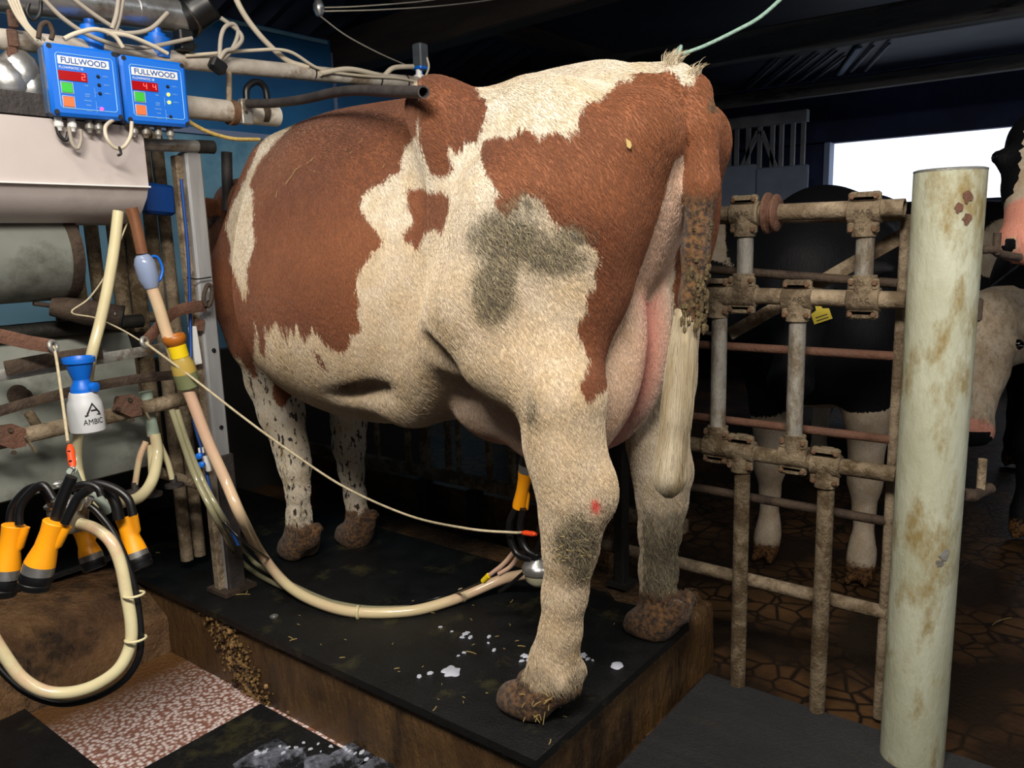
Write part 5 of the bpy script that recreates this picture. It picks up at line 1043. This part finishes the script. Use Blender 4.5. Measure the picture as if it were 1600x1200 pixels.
bt([(118,766),(140,760),(165,765),(180,785),(186,812)], .0105, D1+.03, 'milk_tube'); bt([(122,764),(150,756),(180,764),(200,780),(208,806)], .008, D1+.0)
bt([(115,760),(135,757),(152,762),(158,775)], .007, D1-.02); bt([(130,790),(128,805),(127,828)], .010, D1+.13, 'milk_tube')
bt([(140,790),(152,800),(172,825),(190,858),(207,905),(216,950),(220,995),(215,1032),(190,1066),(142,1092),(90,1099),(40,1081),(0,1045),(-30,1003)], .0065, D1+.01)
T('milk_hose', [DP(125,818,D1+.02), DP(148,826,D1+.01), DP(172,845,D1), DP(188,880,D1), DP(198,930,D1), DP(205,975,D1), DP(203,1010,D1), DP(185,1045,D1-.01), DP(150,1070,D1-.02), DP(110,1082,D1-.03), DP(70,1080,D1-.04), DP(35,1060,D1-.05), DP(8,1025,D1-.06), DP(-15,985,D1-.07), DP(-25,940,D1-.07)], .0115, M['hose_cream'], parent=c1, n=16)
for px, py in ((209,929),(212,998)):
    c = DP(px, py, D1); b = MB(); prof = [(.0025*math.sin(a), .0185+.0025*math.cos(a)) for a in np.linspace(0, 2*PI, 9)]; b.lathe(prof, c, (.05,0.1,1), 20, cap=False); obj('hose_ring', b, M['hose_cream'], c1)
T('wash_hose', [DP(112,735,D1+.05), DP(125,760,D1+.08), DP(150,775,D1+.10), DP(170,800,D1+.12)], .010, mat('grey_green_hose','#8b958c',None,.4), parent=c1)
# second cluster, under the cow
q = AX(842, 900, 1.42); c2 = thing('milking_cluster', q, 'second milking cluster resting behind the near hind leg with one cup raised', 'milking cluster')
X2 = 1.43
def A2(px, py, X=X2): return AX(px, py, X)
dv = A2(842,876)-A2(842,912); dv[0] = dv[1] = 0; Lc = np.linalg.norm(dv)
b = MB(); b.lathe([(0,.0001),(0,.02),(.2*Lc,.032),(.6*Lc,.036)], A2(842,912), (0,0,1), 24); obj('bowl', b, mat('milk_filled_bowl','#c9c4a8',None,.2), c2)
b = MB(); b.lathe([(.55*Lc,.039),(.7*Lc,.040),(.9*Lc,.034),(1.05*Lc,.015),(1.3*Lc,.008)], A2(842,912), (0,0,1), 24); lid2 = obj('lid', b, M['steel'], c2)
b = MB(); b.tube([A2(826,880), A2(822,872)], .006, 8); obj('nipple', b, M['steel'], lid2)
def cup2(pts, X):
    P = [A2(x, y, X) for x, y in pts]; r = .0155; b = MB(); d = P[1]-P[0]; L_ = np.linalg.norm(d)
    b.lathe([(0,r*1.05),(.1*L_,r*1.1),(.5*L_,r*.95),(.8*L_,r*1.05),(L_,r*1.25)][::1], P[0], d, 20); cup = obj('teat_cup', b, M['yellow'], c2)
    b = MB(); u = np.cross(d, FW); u /= -np.linalg.norm(u); b.tube([P[0]+u*r*1.0, P[0]+d*.4+u*r*.85, P[0]+d*.7+u*r*.3], [r*.5,r*.45,r*.1], 10); obj('pulse_nipple', b, M['yellow'], cup)
    b = MB(); b.lathe([(0,r*1.22),(np.linalg.norm(P[2]-P[1]),r*1.22)], P[1], P[2]-P[1], 20); obj('steel_band', b, M['steel'], cup)
    b = MB(); b.lathe([(0,r*1.3),(.03,r*1.2)], P[2], P[3]-P[2], 20); obj('mouthpiece', b, M['black_rubber'], cup)
cup2([(811,793),(822,738),(823,725),(828,700)], X2)
for pts, r in (([(806,795),(797,815),(797,840),(808,865),(832,875)], .0085), ([(818,795),(813,820),(815,845),(826,862),(842,870)], .0085), ([(800,846),(808,866),(822,874),(850,868)], .005), ([(852,830),(842,850),(836,875)], .006), ([(835,880),(812,900),(795,915),(780,925)], .0045)):
    T('pulse_tube', [A2(x, y, X2-.01) for x, y in pts], r, M['black_rubber'], parent=c2)
for i, pts in enumerate(([(806,858),(788,880),(766,898)],[(812,866),(798,885),(780,897)])): T('pink_tube', [A2(x, y, X2+.03) for x, y in pts], .006, M['hose_pink'], parent=c2)
b = MB(); b.tube([A2(764,899,X2+.03), A2(755,908,X2+.03)], .0075, 10); obj('tube_tip', b, M['yellow_pl'], c2)
T('tube', [A2(757,907,X2+.03), AZ(700,930,.245), AZ(620,948,.242)], .0045, M['black_rubber'], 'thin dark tube on the mat leading to the yellow tipped tubes', 'tube')
# ================================================================ tail switch, ropes, roof timber
sw = MB()
sw_pts = [((1.50,.715,.90),.020),((1.495,.722,.80),.024),((1.49,.728,.70),.026),((1.488,.735,.64),.025),((1.485,.740,.585),.029),((1.485,.742,.550),.032),((1.485,.743,.525),.023),((1.485,.743,.510),.006)]
P = spline([np.append(np.array(a)+np.array((0,0,PZ)), r) for a, r in sw_pts], 8)
sw.tube([p[:3] for p in P], [max(p[3], .003)*(1+.10*math.sin(i*1.7)) for i, p in enumerate(P)], 18)
M['tail_hair'] = mat('tail_hair','#c9bda6','#9a8866',.7,0,30, stretch=(1,1,.15), c3='#6b5638', c3amt=.38, c3scale=14)
obj('tail_switch', sw, M['tail_hair'], cow_root, 'dirty white hair at the end of the tail')
rg = np.random.default_rng(5); PP = np.array(P); nS = 9000; K = []
for _ in range(nS):
    i = rg.integers(0, len(PP)-12); k = rg.integers(10, 24); a = rg.uniform(0, 2*PI); q_ = rg.uniform(.75, 1.12)+.12*(rg.random() < .06); tw = rg.normal()*.25; st = []
    for t in np.linspace(0, 1, 5):
        j = min(i+t*k, len(PP)-1.001); j0 = int(j); p_ = PP[j0]+(PP[j0+1]-PP[j0])*(j-j0); rr_q = max(p_[3], .009)*q_*(1+.10*t); st.append((p_[0]+rr_q*math.cos(a+tw*t), p_[1]+rr_q*math.sin(a+tw*t), p_[2]-.012*t))
    K.append(st)
hair_obj('switch_hair', np.array(K), (.0006,.0006,.0005,.0004,.0001), M['tail_hair'], cow_root, 'loose hair of the tail switch')
def on_hide(px, py):
    c_, z_ = proj(CW); d2 = (c_[:,0]-px)**2+(c_[:,1]-py)**2; ok = np.where(d2 < 64)[0]
    i = ok[np.argmin(z_[ok]+.002*np.sqrt(d2[ok]))]; return CW[i]
K = []
for (px, py, m_, up_) in ((1050,94,150,.8),(1084,112,60,.6)):
    c_ = on_hide(px, py)
    for _ in range(m_):
        b0 = c_+rg.normal(size=3)*(.008,.008,.003); d_ = np.array((rg.normal()*.3, -.3+rg.normal()*.4, 1.0)); L0 = rg.uniform(.012,.034)*up_; K.append([b0-(0,0,.004), b0+d_*L0*.4, b0+d_*L0*.75+np.array((0,-.002,0)), b0+d_*L0+np.array((0,-.006,-.002))])
hair_obj('tailhead_tuft', np.array(K), (.0006,.0005,.0004,.0001), M['tail_hair'], cow_root, 'white tuft of hair on the tail head')
def bit(px, py, L_, an, m_, lab, grp, r=.0011):
    c_ = on_hide(px, py)-FW*.008; d_ = RR*math.cos(an)+UU*math.sin(an); b = MB(); b.tube([c_-d_*L_/2, c_+UU*.0015, c_+d_*L_/2], [r, r, r*.6], 5); return single('straw', b, m_, lab, 'straw', grp)
for px, py, L_, an in ((450,275,.035,.9),(462,262,.03,.7),(482,248,.012,.8),(478,254,.008,.7),(487,268,.006,.9),(548,240,.005,.9),(535,232,.005,.5),(560,220,.006,.4),(601,262,.009,1.1),(430,300,.02,1.4),(560,215,.005,1.2)):
    bit(px, py, L_, an, M['straw'], 'pale speck of straw on the brown back of the cow', 'straw specks on the brown back', .0006)
for i in range(26):
    bit(random.gauss(895,16), random.gauss(860,16), random.uniform(.008,.018), random.uniform(-.9,.6), M['straw'], 'straw stuck in the mud on the near hock of the cow', 'straw stuck on the near hock', .0008)
for i in range(9): bit(random.gauss(443,4), random.uniform(705,770), random.uniform(.015,.04), random.uniform(1.1,2.0), M['straw'], 'straw hanging on the near foreleg of the cow', 'straw on the near foreleg', .0008)
for i in range(14): bit(random.uniform(800,860), random.uniform(1080,1125), random.uniform(.01,.03), random.uniform(0,3), M['straw'], 'straw stuck to the near hind hoof', 'straw on the near hind hoof', .0009)
c_ = on_hide(980, 223)-FW*.008; b = MB(); b.slab([c_+RR*x+UU*y for x, y in ((-.006,.010),(-.002,.007),(.003,.004),(.005,-.004),(.002,-.010),(-.004,-.006))], .0015, -FW); single('chaff', b, M['straw'], 'pale flake of chaff stuck on the brown rump', 'chaff')
# dung clots on the tail
dg = MB()
for i in range(330):
    t = random.random()**1.3; z = .86+.30*t; a = random.uniform(0, 2*PI); rr = .022+.007*random.random()-.004*t; r = random.uniform(.003,.0085)*(1-.3*t)
    dg.ball((1.505+.01*t+rr*math.cos(a), .702-.012*t+rr*math.sin(a)*1.0, z+PZ), (r, r*.8, r*random.uniform(.8,2.4)), 6)
dgo = obj('dung_clots', dg, M['dung'], cow_root, 'dried dung caked on the tail'); dgo['kind'] = 'stuff'
T('rope', [np.array((2.12,1.75,1.27)), np.array((2.08,1.40,1.38)), AX(1045,95,1.95), AX(1062,86,1.9), AX(1100,72,1.9), AX(1150,48,1.9), AX(1190,25,1.9), AX(1240,-20,1.9), AX(1240,-20,1.9)+1.9*(AX(1240,-20,1.9)-AX(1190,25,1.9))], .0045, M['rope_g'], 'pale green rope rising from above the tail to the roof', 'rope')
yz = lambda y: roofz(y)
beam((3.4,-3.0,2.62),(3.4,5.7,2.34), .14, .22, M['timber'], 'tie_beam', 'broad dark roof beam crossing above the cow tail, the nearest one on the right')
beam((5.2,-3.0,2.42),(5.2,5.7,2.46), .14, .17, M['timber_pale'], 'tie_beam', 'weathered pale log beam under the dark roof on the right')
beam((6.6,-3.0,2.36),(6.6,5.7,2.34), .10, .10, M['timber_pale'], 'tie_beam', 'thin far beam above the bright opening')
beam((0.95,-1.0,2.62),(1.12,3.9,2.26), .16, .20, M['timber_pale'], 'tie_beam', 'grey beam end over the stainless pipe at the top left')
for i, y in enumerate((2.1, 3.3, 4.5)): beam((-2.8,y,roofz(y)-.17),(7.9,y,roofz(y)-.17), .07, .12, M['timber'], 'purlin', ['dark purlin under the roof, nearest over the cow','dark purlin under the roof, over the blue wall','dark purlin under the roof, farthest beyond the blue wall'][i])
for i, (x0, y0, x1, y1, w_) in enumerate(((1168,138,1218,92,.03),(1190,137,1250,88,.03),(1218,133,1280,84,.03),(1244,130,1308,80,.03),(1270,127,1320,88,.03),(1312,117,1342,74,.06),(1330,112,1365,72,.03),(1352,111,1390,68,.03),(1222,180,1262,164,.04),(1252,182,1285,166,.04))):
    p_ = AZ(x0, y0, 2.62); q_ = AZ(x1, y1, 2.62)
    if p_[0] > 7.85: p_ = q_+(p_-q_)*(7.85-q_[0])/(p_[0]-q_[0])
    beam(p_, q_, w_, .02, M['panel_b'] if w_ > .05 else M['cardboard'], 'roof_batten', 'pale strip on the underside of the far roof sheeting')['group'] = 'pale roof strips on the right'
T('wire', [AY(495,18,2.6), AY(600,15,2.6), AY(700,8,2.6), AY(800,-5,2.6), AY(950,-30,2.6)], .003, M['cable_w'], 'thin wire strung under the roof at the top middle', 'wire')
T('wire', [AY(500,12,2.6), AY(560,10,2.6), AY(660,2,2.6), AY(720,-8,2.6), AY(900,-40,2.6)], .003, M['cable_w'], 'upper thin wire strung under the roof at the top middle', 'wire')
T('wire', [AY(500,25,2.6), AY(540,55,2.6), AY(590,82,2.6), AY(635,102,2.6)], .003, M['hose_grey'], 'thin wire sloping from the insulator down to the sensor', 'wire')
b = MB(); b.lathe([(-.03,.012),(-.01,.022),(.01,.022),(.03,.012)], AY(498,12,2.6), (0,0,1), 12); single('insulator', b, M['steel'], 'small metal insulator where the roof wires meet', 'insulator')
# ================================================================ far barn: feed barrier, panels
fx = 7.2
fbn = thing('feed_barrier', (fx, 2.9, 1.8), 'far grey feed barrier with thin uprights behind the cow tail', 'barrier')
a = AX(1130,182,fx); c = AX(1262,195,fx); b = MB(); b.box((fx,(a[1]+c[1])/2+.45,(a[2]+c[2])/2),(.08,a[1]-c[1]+.9,.10)); obj('top_rail', b, M['cardboard'], fbn)
for px in (1140,1152,1170,1188,1208,1222,1240,1256):
    p_ = AX(px, 192, fx); q_ = AX(px, 264, fx); b = MB(); b.box((fx, p_[1], (p_[2]+q_[2])/2), (.03,.035,p_[2]-q_[2])); obj('upright', b, M['cardboard'], fbn)
for (x0,y0,x1,y1) in ((1185,205,1160,260),(1190,205,1212,262)):
    p_ = AX(x0,y0,fx); q_ = AX(x1,y1,fx); d = (q_-p_); Ld = np.linalg.norm(d); d /= Ld; n_ = np.array((1.0,0,0)); b = MB(); b.box((p_+q_)/2, (Ld,.03,.035), rot=np.array([d,n_,np.cross(n_,d)]).T); obj('brace', b, M['cardboard'], fbn)
for i, (xa_, xb_) in enumerate(((1100,1181),(1183,1262))):
    p_ = AX(xa_, 263, fx-.05); q_ = AX(xb_, 300, fx-.05); b = MB(); b.box((fx-.05,(p_[1]+q_[1])/2,(p_[2]-.6)/2+.55),(.05,p_[1]-q_[1],p_[2]-.5), bev=.01); single('partition_panel', b, M['panel_b'], ['pale blue-grey partition panel nearest the cow tail','pale blue-grey partition panel beside the dark pier of the opening'][i], 'panel')
# ================================================================ spills and straw
def puddle(px, py, r, z, sx=1.0, lab='', grp=None, n=14, jag=.25):
    c = AZ(px, py, z); pts = []
    ph = random.uniform(0, 6)
    for i in range(n*2):
        a = 2*PI*i/(n*2); rr = r*(1+jag*math.sin(2*a+ph)*.5+jag*math.sin(5*a+2*ph)*.35+jag*random.uniform(-.15,.15)); pts.append((c[0]+rr*sx*math.cos(a), c[1]+rr*math.sin(a), z))
    m_ = len(pts); b = MB(); top = [(c[0]+(p[0]-c[0])*.82, c[1]+(p[1]-c[1])*.82, z+.0022) for p in pts]
    b.add(pts+top, [(i,(i+1)%m_,m_+(i+1)%m_,m_+i) for i in range(m_)]+[tuple(range(m_,2*m_))], True); o = single('milk_spill', b, M['milk'], lab, 'spill', grp); return o
ZM = .2325
puddle(705,1049,.021,ZM,1.25,'largest white milk splash on the black stall mat',jag=.4); puddle(964,1040,.016,ZM,1.1,'white milk drop between the two hind hooves',jag=.15)
puddle(672,1052,.0075,ZM,1,'small milk drop just left of the largest splash'); puddle(655,1057,.007,ZM,1,'leftmost small milk drop on the stall mat')
for i, (px, py, r) in enumerate(((728,990,.008),(735,996,.006),(722,996,.005),(764,995,.005),(763,1005,.003),(688,980,.004),(706,987,.003),(820,1025,.008),(828,1031,.007),(815,1033,.005),(912,1024,.008),(918,1030,.005),(926,1032,.003),(772,1016,.005),(725,1020,.004),(716,1025,.003))):
    puddle(px, py, r*1.1, ZM, 1.2, 'tiny milk splash scattered on the stall mat', 'tiny milk splashes on the stall mat', 10, .5)
for px, py, r_, sx_ in ((430,1192,.075,1.2),(520,1196,.07,1.3),(585,1197,.035,1.4)):
    o_ = puddle(px, py, r_, .0265, sx_, 'thin bluish milk foam spilt on the lower mat by the long platform face', 'spilt foam on the lower mat', 16, .45); o_.data.materials[0] = M['foam']
for i in range(22):
    t = i/21; px = 395+190*t+random.gauss(0,5); py = 1180-16*math.sin(PI*t)+random.gauss(0,5)
    puddle(px, py, random.uniform(.002,.006), .028, random.uniform(1.0,2.0), 'small white foam fleck along the spilt foam on the lower mat', 'foam flecks on the lower mat', 9, .32)
def straw(px, py, L_, z, ang, lab, grp, bend=.3, r=.0011):
    c = AZ(px, py, z); p = []
    for t in (-.5,-.2,.2,.5): p.append(c+np.array((math.cos(ang)*L_*t-math.sin(ang)*L_*bend*(t*t), math.sin(ang)*L_*t+math.cos(ang)*L_*bend*t*t, .0015)))
    b = MB(); b.tube(spline(p, 3), r, 5); return single('straw', b, M['straw'], lab, 'straw', grp)
G_ = 'straw bits on the black stall mat'; Lb = 'short bit of straw lying on the black stall mat'
for px, py, L_, an in ((380,929,.045,2.2),(386,926,.02,.8),(455,997,.02,1.5),(458,1000,.02,2.8),(292,849,.05,2.0),(355,872,.05,2.6),(247,864,.015,2),(535,1028,.014,2.3),(620,1045,.013,2.5),(737,1020,.03,1.7),(680,1108,.018,.3),(800,940,.02,.3),(815,1010,.02,2),(860,1160,.018,.4)):
    straw(px, py, L_, ZM, an, Lb, G_)
for i in range(50):
    px = random.uniform(430,960); py = random.uniform(930,1150)
    c = AZ(px, py, ZM)
    if 1.17 < c[0] < 1.88 and .9 < c[1] < 2.2: straw(px, py, random.uniform(.004,.012), ZM, random.uniform(0,3), Lb, G_, r=.0008)
straw(1562,970,.10,.004,2.7,'single long straw on the brown yard floor right of the pole',None)
# straw stuck to the shins
# ================================================================ cows in the yard behind the gate
def herd_cow(name, loc, heading, poll, muzzle, pattern, label, seed=0, h=.02, legs=None, ear_tag=None, ears=(.04,.18,-.03), nose=1.0):
    """loc: ground point under the chest, heading: angle of the forward direction; poll, muzzle: world points"""
    f = np.array((math.cos(heading), math.sin(heading), 0)); r = np.array((f[1], -f[0], 0)); loc = np.array(loc, float)
    def Lc(p): d = np.array(p, float)-loc; return np.array((d@r, d@f, d[2]))
    pl, mz = Lc(poll), Lc(muzzle)
    TB = smooth_tab([(-1.45,1.30,1.08,.08,1.2),(-1.38,1.38,.95,.18,1.15),(-1.15,1.43,.80,.25,1.1),(-.9,1.42,.66,.30,1.0),(-.6,1.42,.60,.36,.92),(-.25,1.42,.58,.36,.92),(.0,1.43,.62,.30,.95),(.18,1.38,.68,.24,1.0),(.32,1.28,.78,.16,1.02),(.38,1.2,.9,.08,1.05)])
    hd = (mz-pl); hl = np.linalg.norm(hd); hd /= hl; sd = np.cross(hd, (0,0,1.0)); 
    if np.linalg.norm(sd) < .25: sd = np.array((1.0,0,0))-hd*hd[0]
    sd /= np.linalg.norm(sd); up_ = np.cross(sd, hd)
    def hp(a, b_, c): return pl+hd*a*hl+sd*b_+up_*c
    lg = legs or ((-.17,.02),(.17,.0),(-.19,-1.22),(.19,-1.14))
    def field(P):
        x, y, z = P[...,0], P[...,1], P[...,2]; yc = np.clip(y, -1.445, .375); top, bot, hw, zc = (interp(yc, TB, j) for j in (1,2,3,4))
        hh = np.where(z > zc, top-zc, zc-bot); rho = ((np.abs(x)/hw)**2+(np.abs(z-zc)/hh)**2)**.5; d = np.maximum((rho-1)*np.minimum(hw, hh)*.9, np.maximum(-1.445-y, y-.375))
        for s_ in (-1, 1):
            d = smin(d, f_ell(P, (s_*.25,-.95,1.33), (.06,.08,.07)), .08); d = smin(d, f_cone(P, (s_*.2,-1.1,1.15), (s_*.2,-1.1,.85), .13, .12), .08); d = smin(d, f_cone(P, (s_*.17,.05,1.2), (s_*.2,.2,.9), .08, .11), .08)
        for i, (lx, ly) in enumerate(lg):
            if i < 2: ch = [((lx*1.05,ly+.06,.85),.11),((lx,ly+.03,.62),.075),((lx,ly+.02,.40),.056),((lx,ly+.01,.36),.052),((lx,ly,.26),.038),((lx,ly,.15),.037),((lx,ly+.01,.10),.047),((lx,ly+.04,.06),.045)]
            else: ch = [((lx,ly+.12,.85),.13),((lx,ly+.04,.68),.09),((lx,ly-.06,.52),.062),((lx,ly-.05,.44),.05),((lx,ly-.01,.28),.04),((lx,ly,.14),.042),((lx,ly+.04,.07),.045)]
            d = smin(d, f_chain(P, ch, .03), .06)
            for s_ in (-1, 1): d = smin(d, f_cone(P, (lx+s_*.024,ly+.03,.05), (lx+s_*.030,ly+.10,.018), .030, .018), .02)
        base_hi = np.array((0,.15,1.18)); base_lo = np.array((0,.22,.98))
        d = smin(d, f_cone(P, base_hi, pl-up_*.05, .14, .09), .08); d = smin(d, f_cone(P, base_lo, hp(.15,0,-.13), .15, .085), .08)
        k = f_cone(P, hp(.05,0,-.02), hp(.45,0,-.03), .10, .085); k = smin(k, f_cone(P, hp(.45,0,-.03), hp(.92,0,-.03), .080, .062), .04); k = smin(k, f_cone(P, hp(.2,0,-.12), hp(.75,0,-.09), .075, .05), .04)
        k = smin(k, f_ell(P, hp(.97,0,-.035), (.078,.060,.058)), .03)
        for s_ in (-1, 1):
            k = smin(k, f_ell(P, hp(.30,s_*.085,.015), (.035,.035,.035)), .02)
            E_ = np.array([sd*s_, hd, up_]).T; k = smin(k, f_ell(P, hp(ears[0],s_*ears[1],ears[2]), (.095,.042,.018), E_), .02)
            k = smax(k, -f_ell(P, hp(1.085,s_*.040,-.005), (.016,.024,.018)), .010)
        k = smax(k, -f_ell(P, hp(1.03,0,-.072), (.075,.05,.007), np.array([sd, hd, up_]).T), .008); d = smin(d, k, .05); return smax(d, -(z-.001), .006)
    lo = np.minimum(np.minimum(pl, mz)-.3, (-.5,-1.55,-.02)); hi = np.maximum(np.maximum(pl, mz)+.3, (.5,.5,1.5)); lo[2] = -.02
    v, q = polygonize(field, lo, hi, h, 2)
    w = loc+v[:, :1]*r+v[:, 1:2]*f+v[:, 2:]*np.array((0,0,1.0))
    th = (v-pl)@hd/hl; lat = (v-pl)@sd; upd = (v-pl)@up_; near = (np.abs(lat) < .16) & (th > -.2) & (th < 1.3) & (np.abs(upd) < .22)
    pat, skin = pattern(v, w, th, lat, upd, near)
    nos = np.minimum(np.linalg.norm(v-hp(1.06,.040,-.005),axis=1), np.linalg.norm(v-hp(1.06,-.040,-.005),axis=1)) < .021; pat = np.where(nos, -.1, pat); skin = np.where(nos, 0, skin)
    root = thing(name, loc, label, 'cow')
    mesh_obj('body', w, q, M['coat_black'], root, dict(pat=pat, mud=.1*(v[:,2]<.5)+(.45*near*(pat > 0) if 'white face' in label else 0), dung=np.clip((.12-v[:,2])/.1,0,.8), skin=skin, speck=np.zeros(len(v)), wound=np.zeros(len(v)), tan=np.zeros(len(v))+.15, rnd=np.full(len(v), .5)))
    def toW(p): return loc+r*p[0]+f*p[1]+np.array((0,0,p[2]))
    for s_ in (-1, 1):
        b = MB(); b.ball(toW(hp(.30,s_*.103,.022)), .019, 12); obj('eye', b, M['eye'], root)
    if ear_tag:
        c = np.array(ear_tag[0]); b = MB(); nrm = CC-c; nrm /= np.linalg.norm(nrm); rt_ = np.cross((0,0,1), nrm); rt_ /= np.linalg.norm(rt_); u2 = np.cross(nrm, rt_); a_ = .35
        r2 = rt_*math.cos(a_)+u2*math.sin(a_); u3 = np.cross(nrm, r2)
        b.slab([c+r2*x+u3*y for x, y in ((-.028,-.022),(.028,-.022),(.028,.012),(.010,.018),(.008,.032),(-.008,.032),(-.010,.018),(-.028,.012))], .003, nrm); t_ = obj('ear_tag', b, M['yellow_tag'], root, 'yellow plastic ear tag')
        for k_ in range(2):
            b = MB(); b.box(c+nrm*.0036+u3*(-.004-.010*k_), (.036,.003,.0008), rot=np.array([r2,u3,nrm]).T); obj('tag_print', b, M['ink'], t_)
    return root
M['eye'] = mat('cow_eye', '#080606', None, 0.1, coat=.8); M['yellow_tag'] = mat('ear_tag_yellow', '#cdb52c', None, .5)
def vnoise(v, s, seed):
    rs = np.random.default_rng(seed); o = np.zeros(len(v))
    for i in range(7):
        k = rs.normal(size=3)*s*(1+.25*i); o += np.sin(v@k+rs.uniform(0,6))/(1+.3*i)
    return o/2.6
def pat_B(v, w, th, lat, upd, near):
    n = vnoise(v, 7, 5)
    white = (v[:,2] < .66+.05*n) | ((np.abs(v[:,0]) < .10) & (v[:,2] < .80) & (v[:,1] > .1)); pat = np.where(white, .06, -.06)
    # smooth boundary in z
    pat = np.clip((.66+.09*n-v[:,2]), -.2, .2); pat = np.where(near, -.1, pat); 
    return pat, np.where(near & (th > .98), .0, 0)
def pat_C(v, w, th, lat, upd, near):
    n = vnoise(v, 9, 8); pat = np.where(near, .2, np.clip(n*.1-.14, -.2, .2)); pat = np.where(near & (lat > .06) & (th < .35), -.05, pat); earm = near & (np.abs(lat) > .12); pat = np.where(earm, .1, pat)
    pat = np.where(near & (th > 1.0) & (upd < .02), -.1, pat); return pat, np.where(near & (th > .93), .8, 0)
def pat_D(v, w, th, lat, upd, near):
    n = vnoise(v, 9, 11); pat = np.clip(n*.1-.02, -.2, .2); pat = np.where(near, np.where((np.abs(lat) > .045) & (th < .65), -.1, .2), pat)
    return pat, np.where(near & (th > .72), .9, 0)
def pat_E(v, w, th, lat, upd, near): 
    n = vnoise(v, 6, 21); return np.clip(n*.12-.03, -.2, .2), np.zeros(len(v))
fb1 = math.atan2(-.43, -.9)
pB = DP(1262,405,2.62); mB = DP(1230,600,2.52)
herd_cow('cow', (2.98,.90,0), math.atan2(-.10,-1), pB, mB, pat_B, 'black cow with white legs and a yellow ear tag behind the gate', ear_tag=(DP(1283,492,2.50),), legs=((-.20,.05),(.15,.0),(-.19,-1.22),(.19,-1.14)), h=.018)
pC = DP(1545,487,2.76); mC = DP(1512,672,2.62)
herd_cow('cow', (3.78,.10,0), math.atan2(-.12,-.99), pC, mC, pat_C, 'cow lowering its white face and pink nose just right of the pole', h=.018)
pD = DP(1640,205,2.2); mD = DP(1606,372,1.98)
herd_cow('cow', (3.35,-.62,0), math.atan2(.35,-.94), pD, mD, pat_D, 'black cow with a white blaze raising its head at the upper right edge', h=.018, ears=(-.3,.02,-.12))
E1 = herd_cow('cow', (4.98,2.62,0), math.radians(91), (4.96,3.2,1.2), (4.95,3.55,.9), pat_E, 'dark cow at the back, its back under the grey partition panels', h=.028)
E2 = herd_cow('cow', (6.1,1.9,0), math.radians(93), (6.1,2.5,1.2), (6.1,2.9,.9), pat_E, 'dark cow at the back, its back under the bright opening', h=.028)
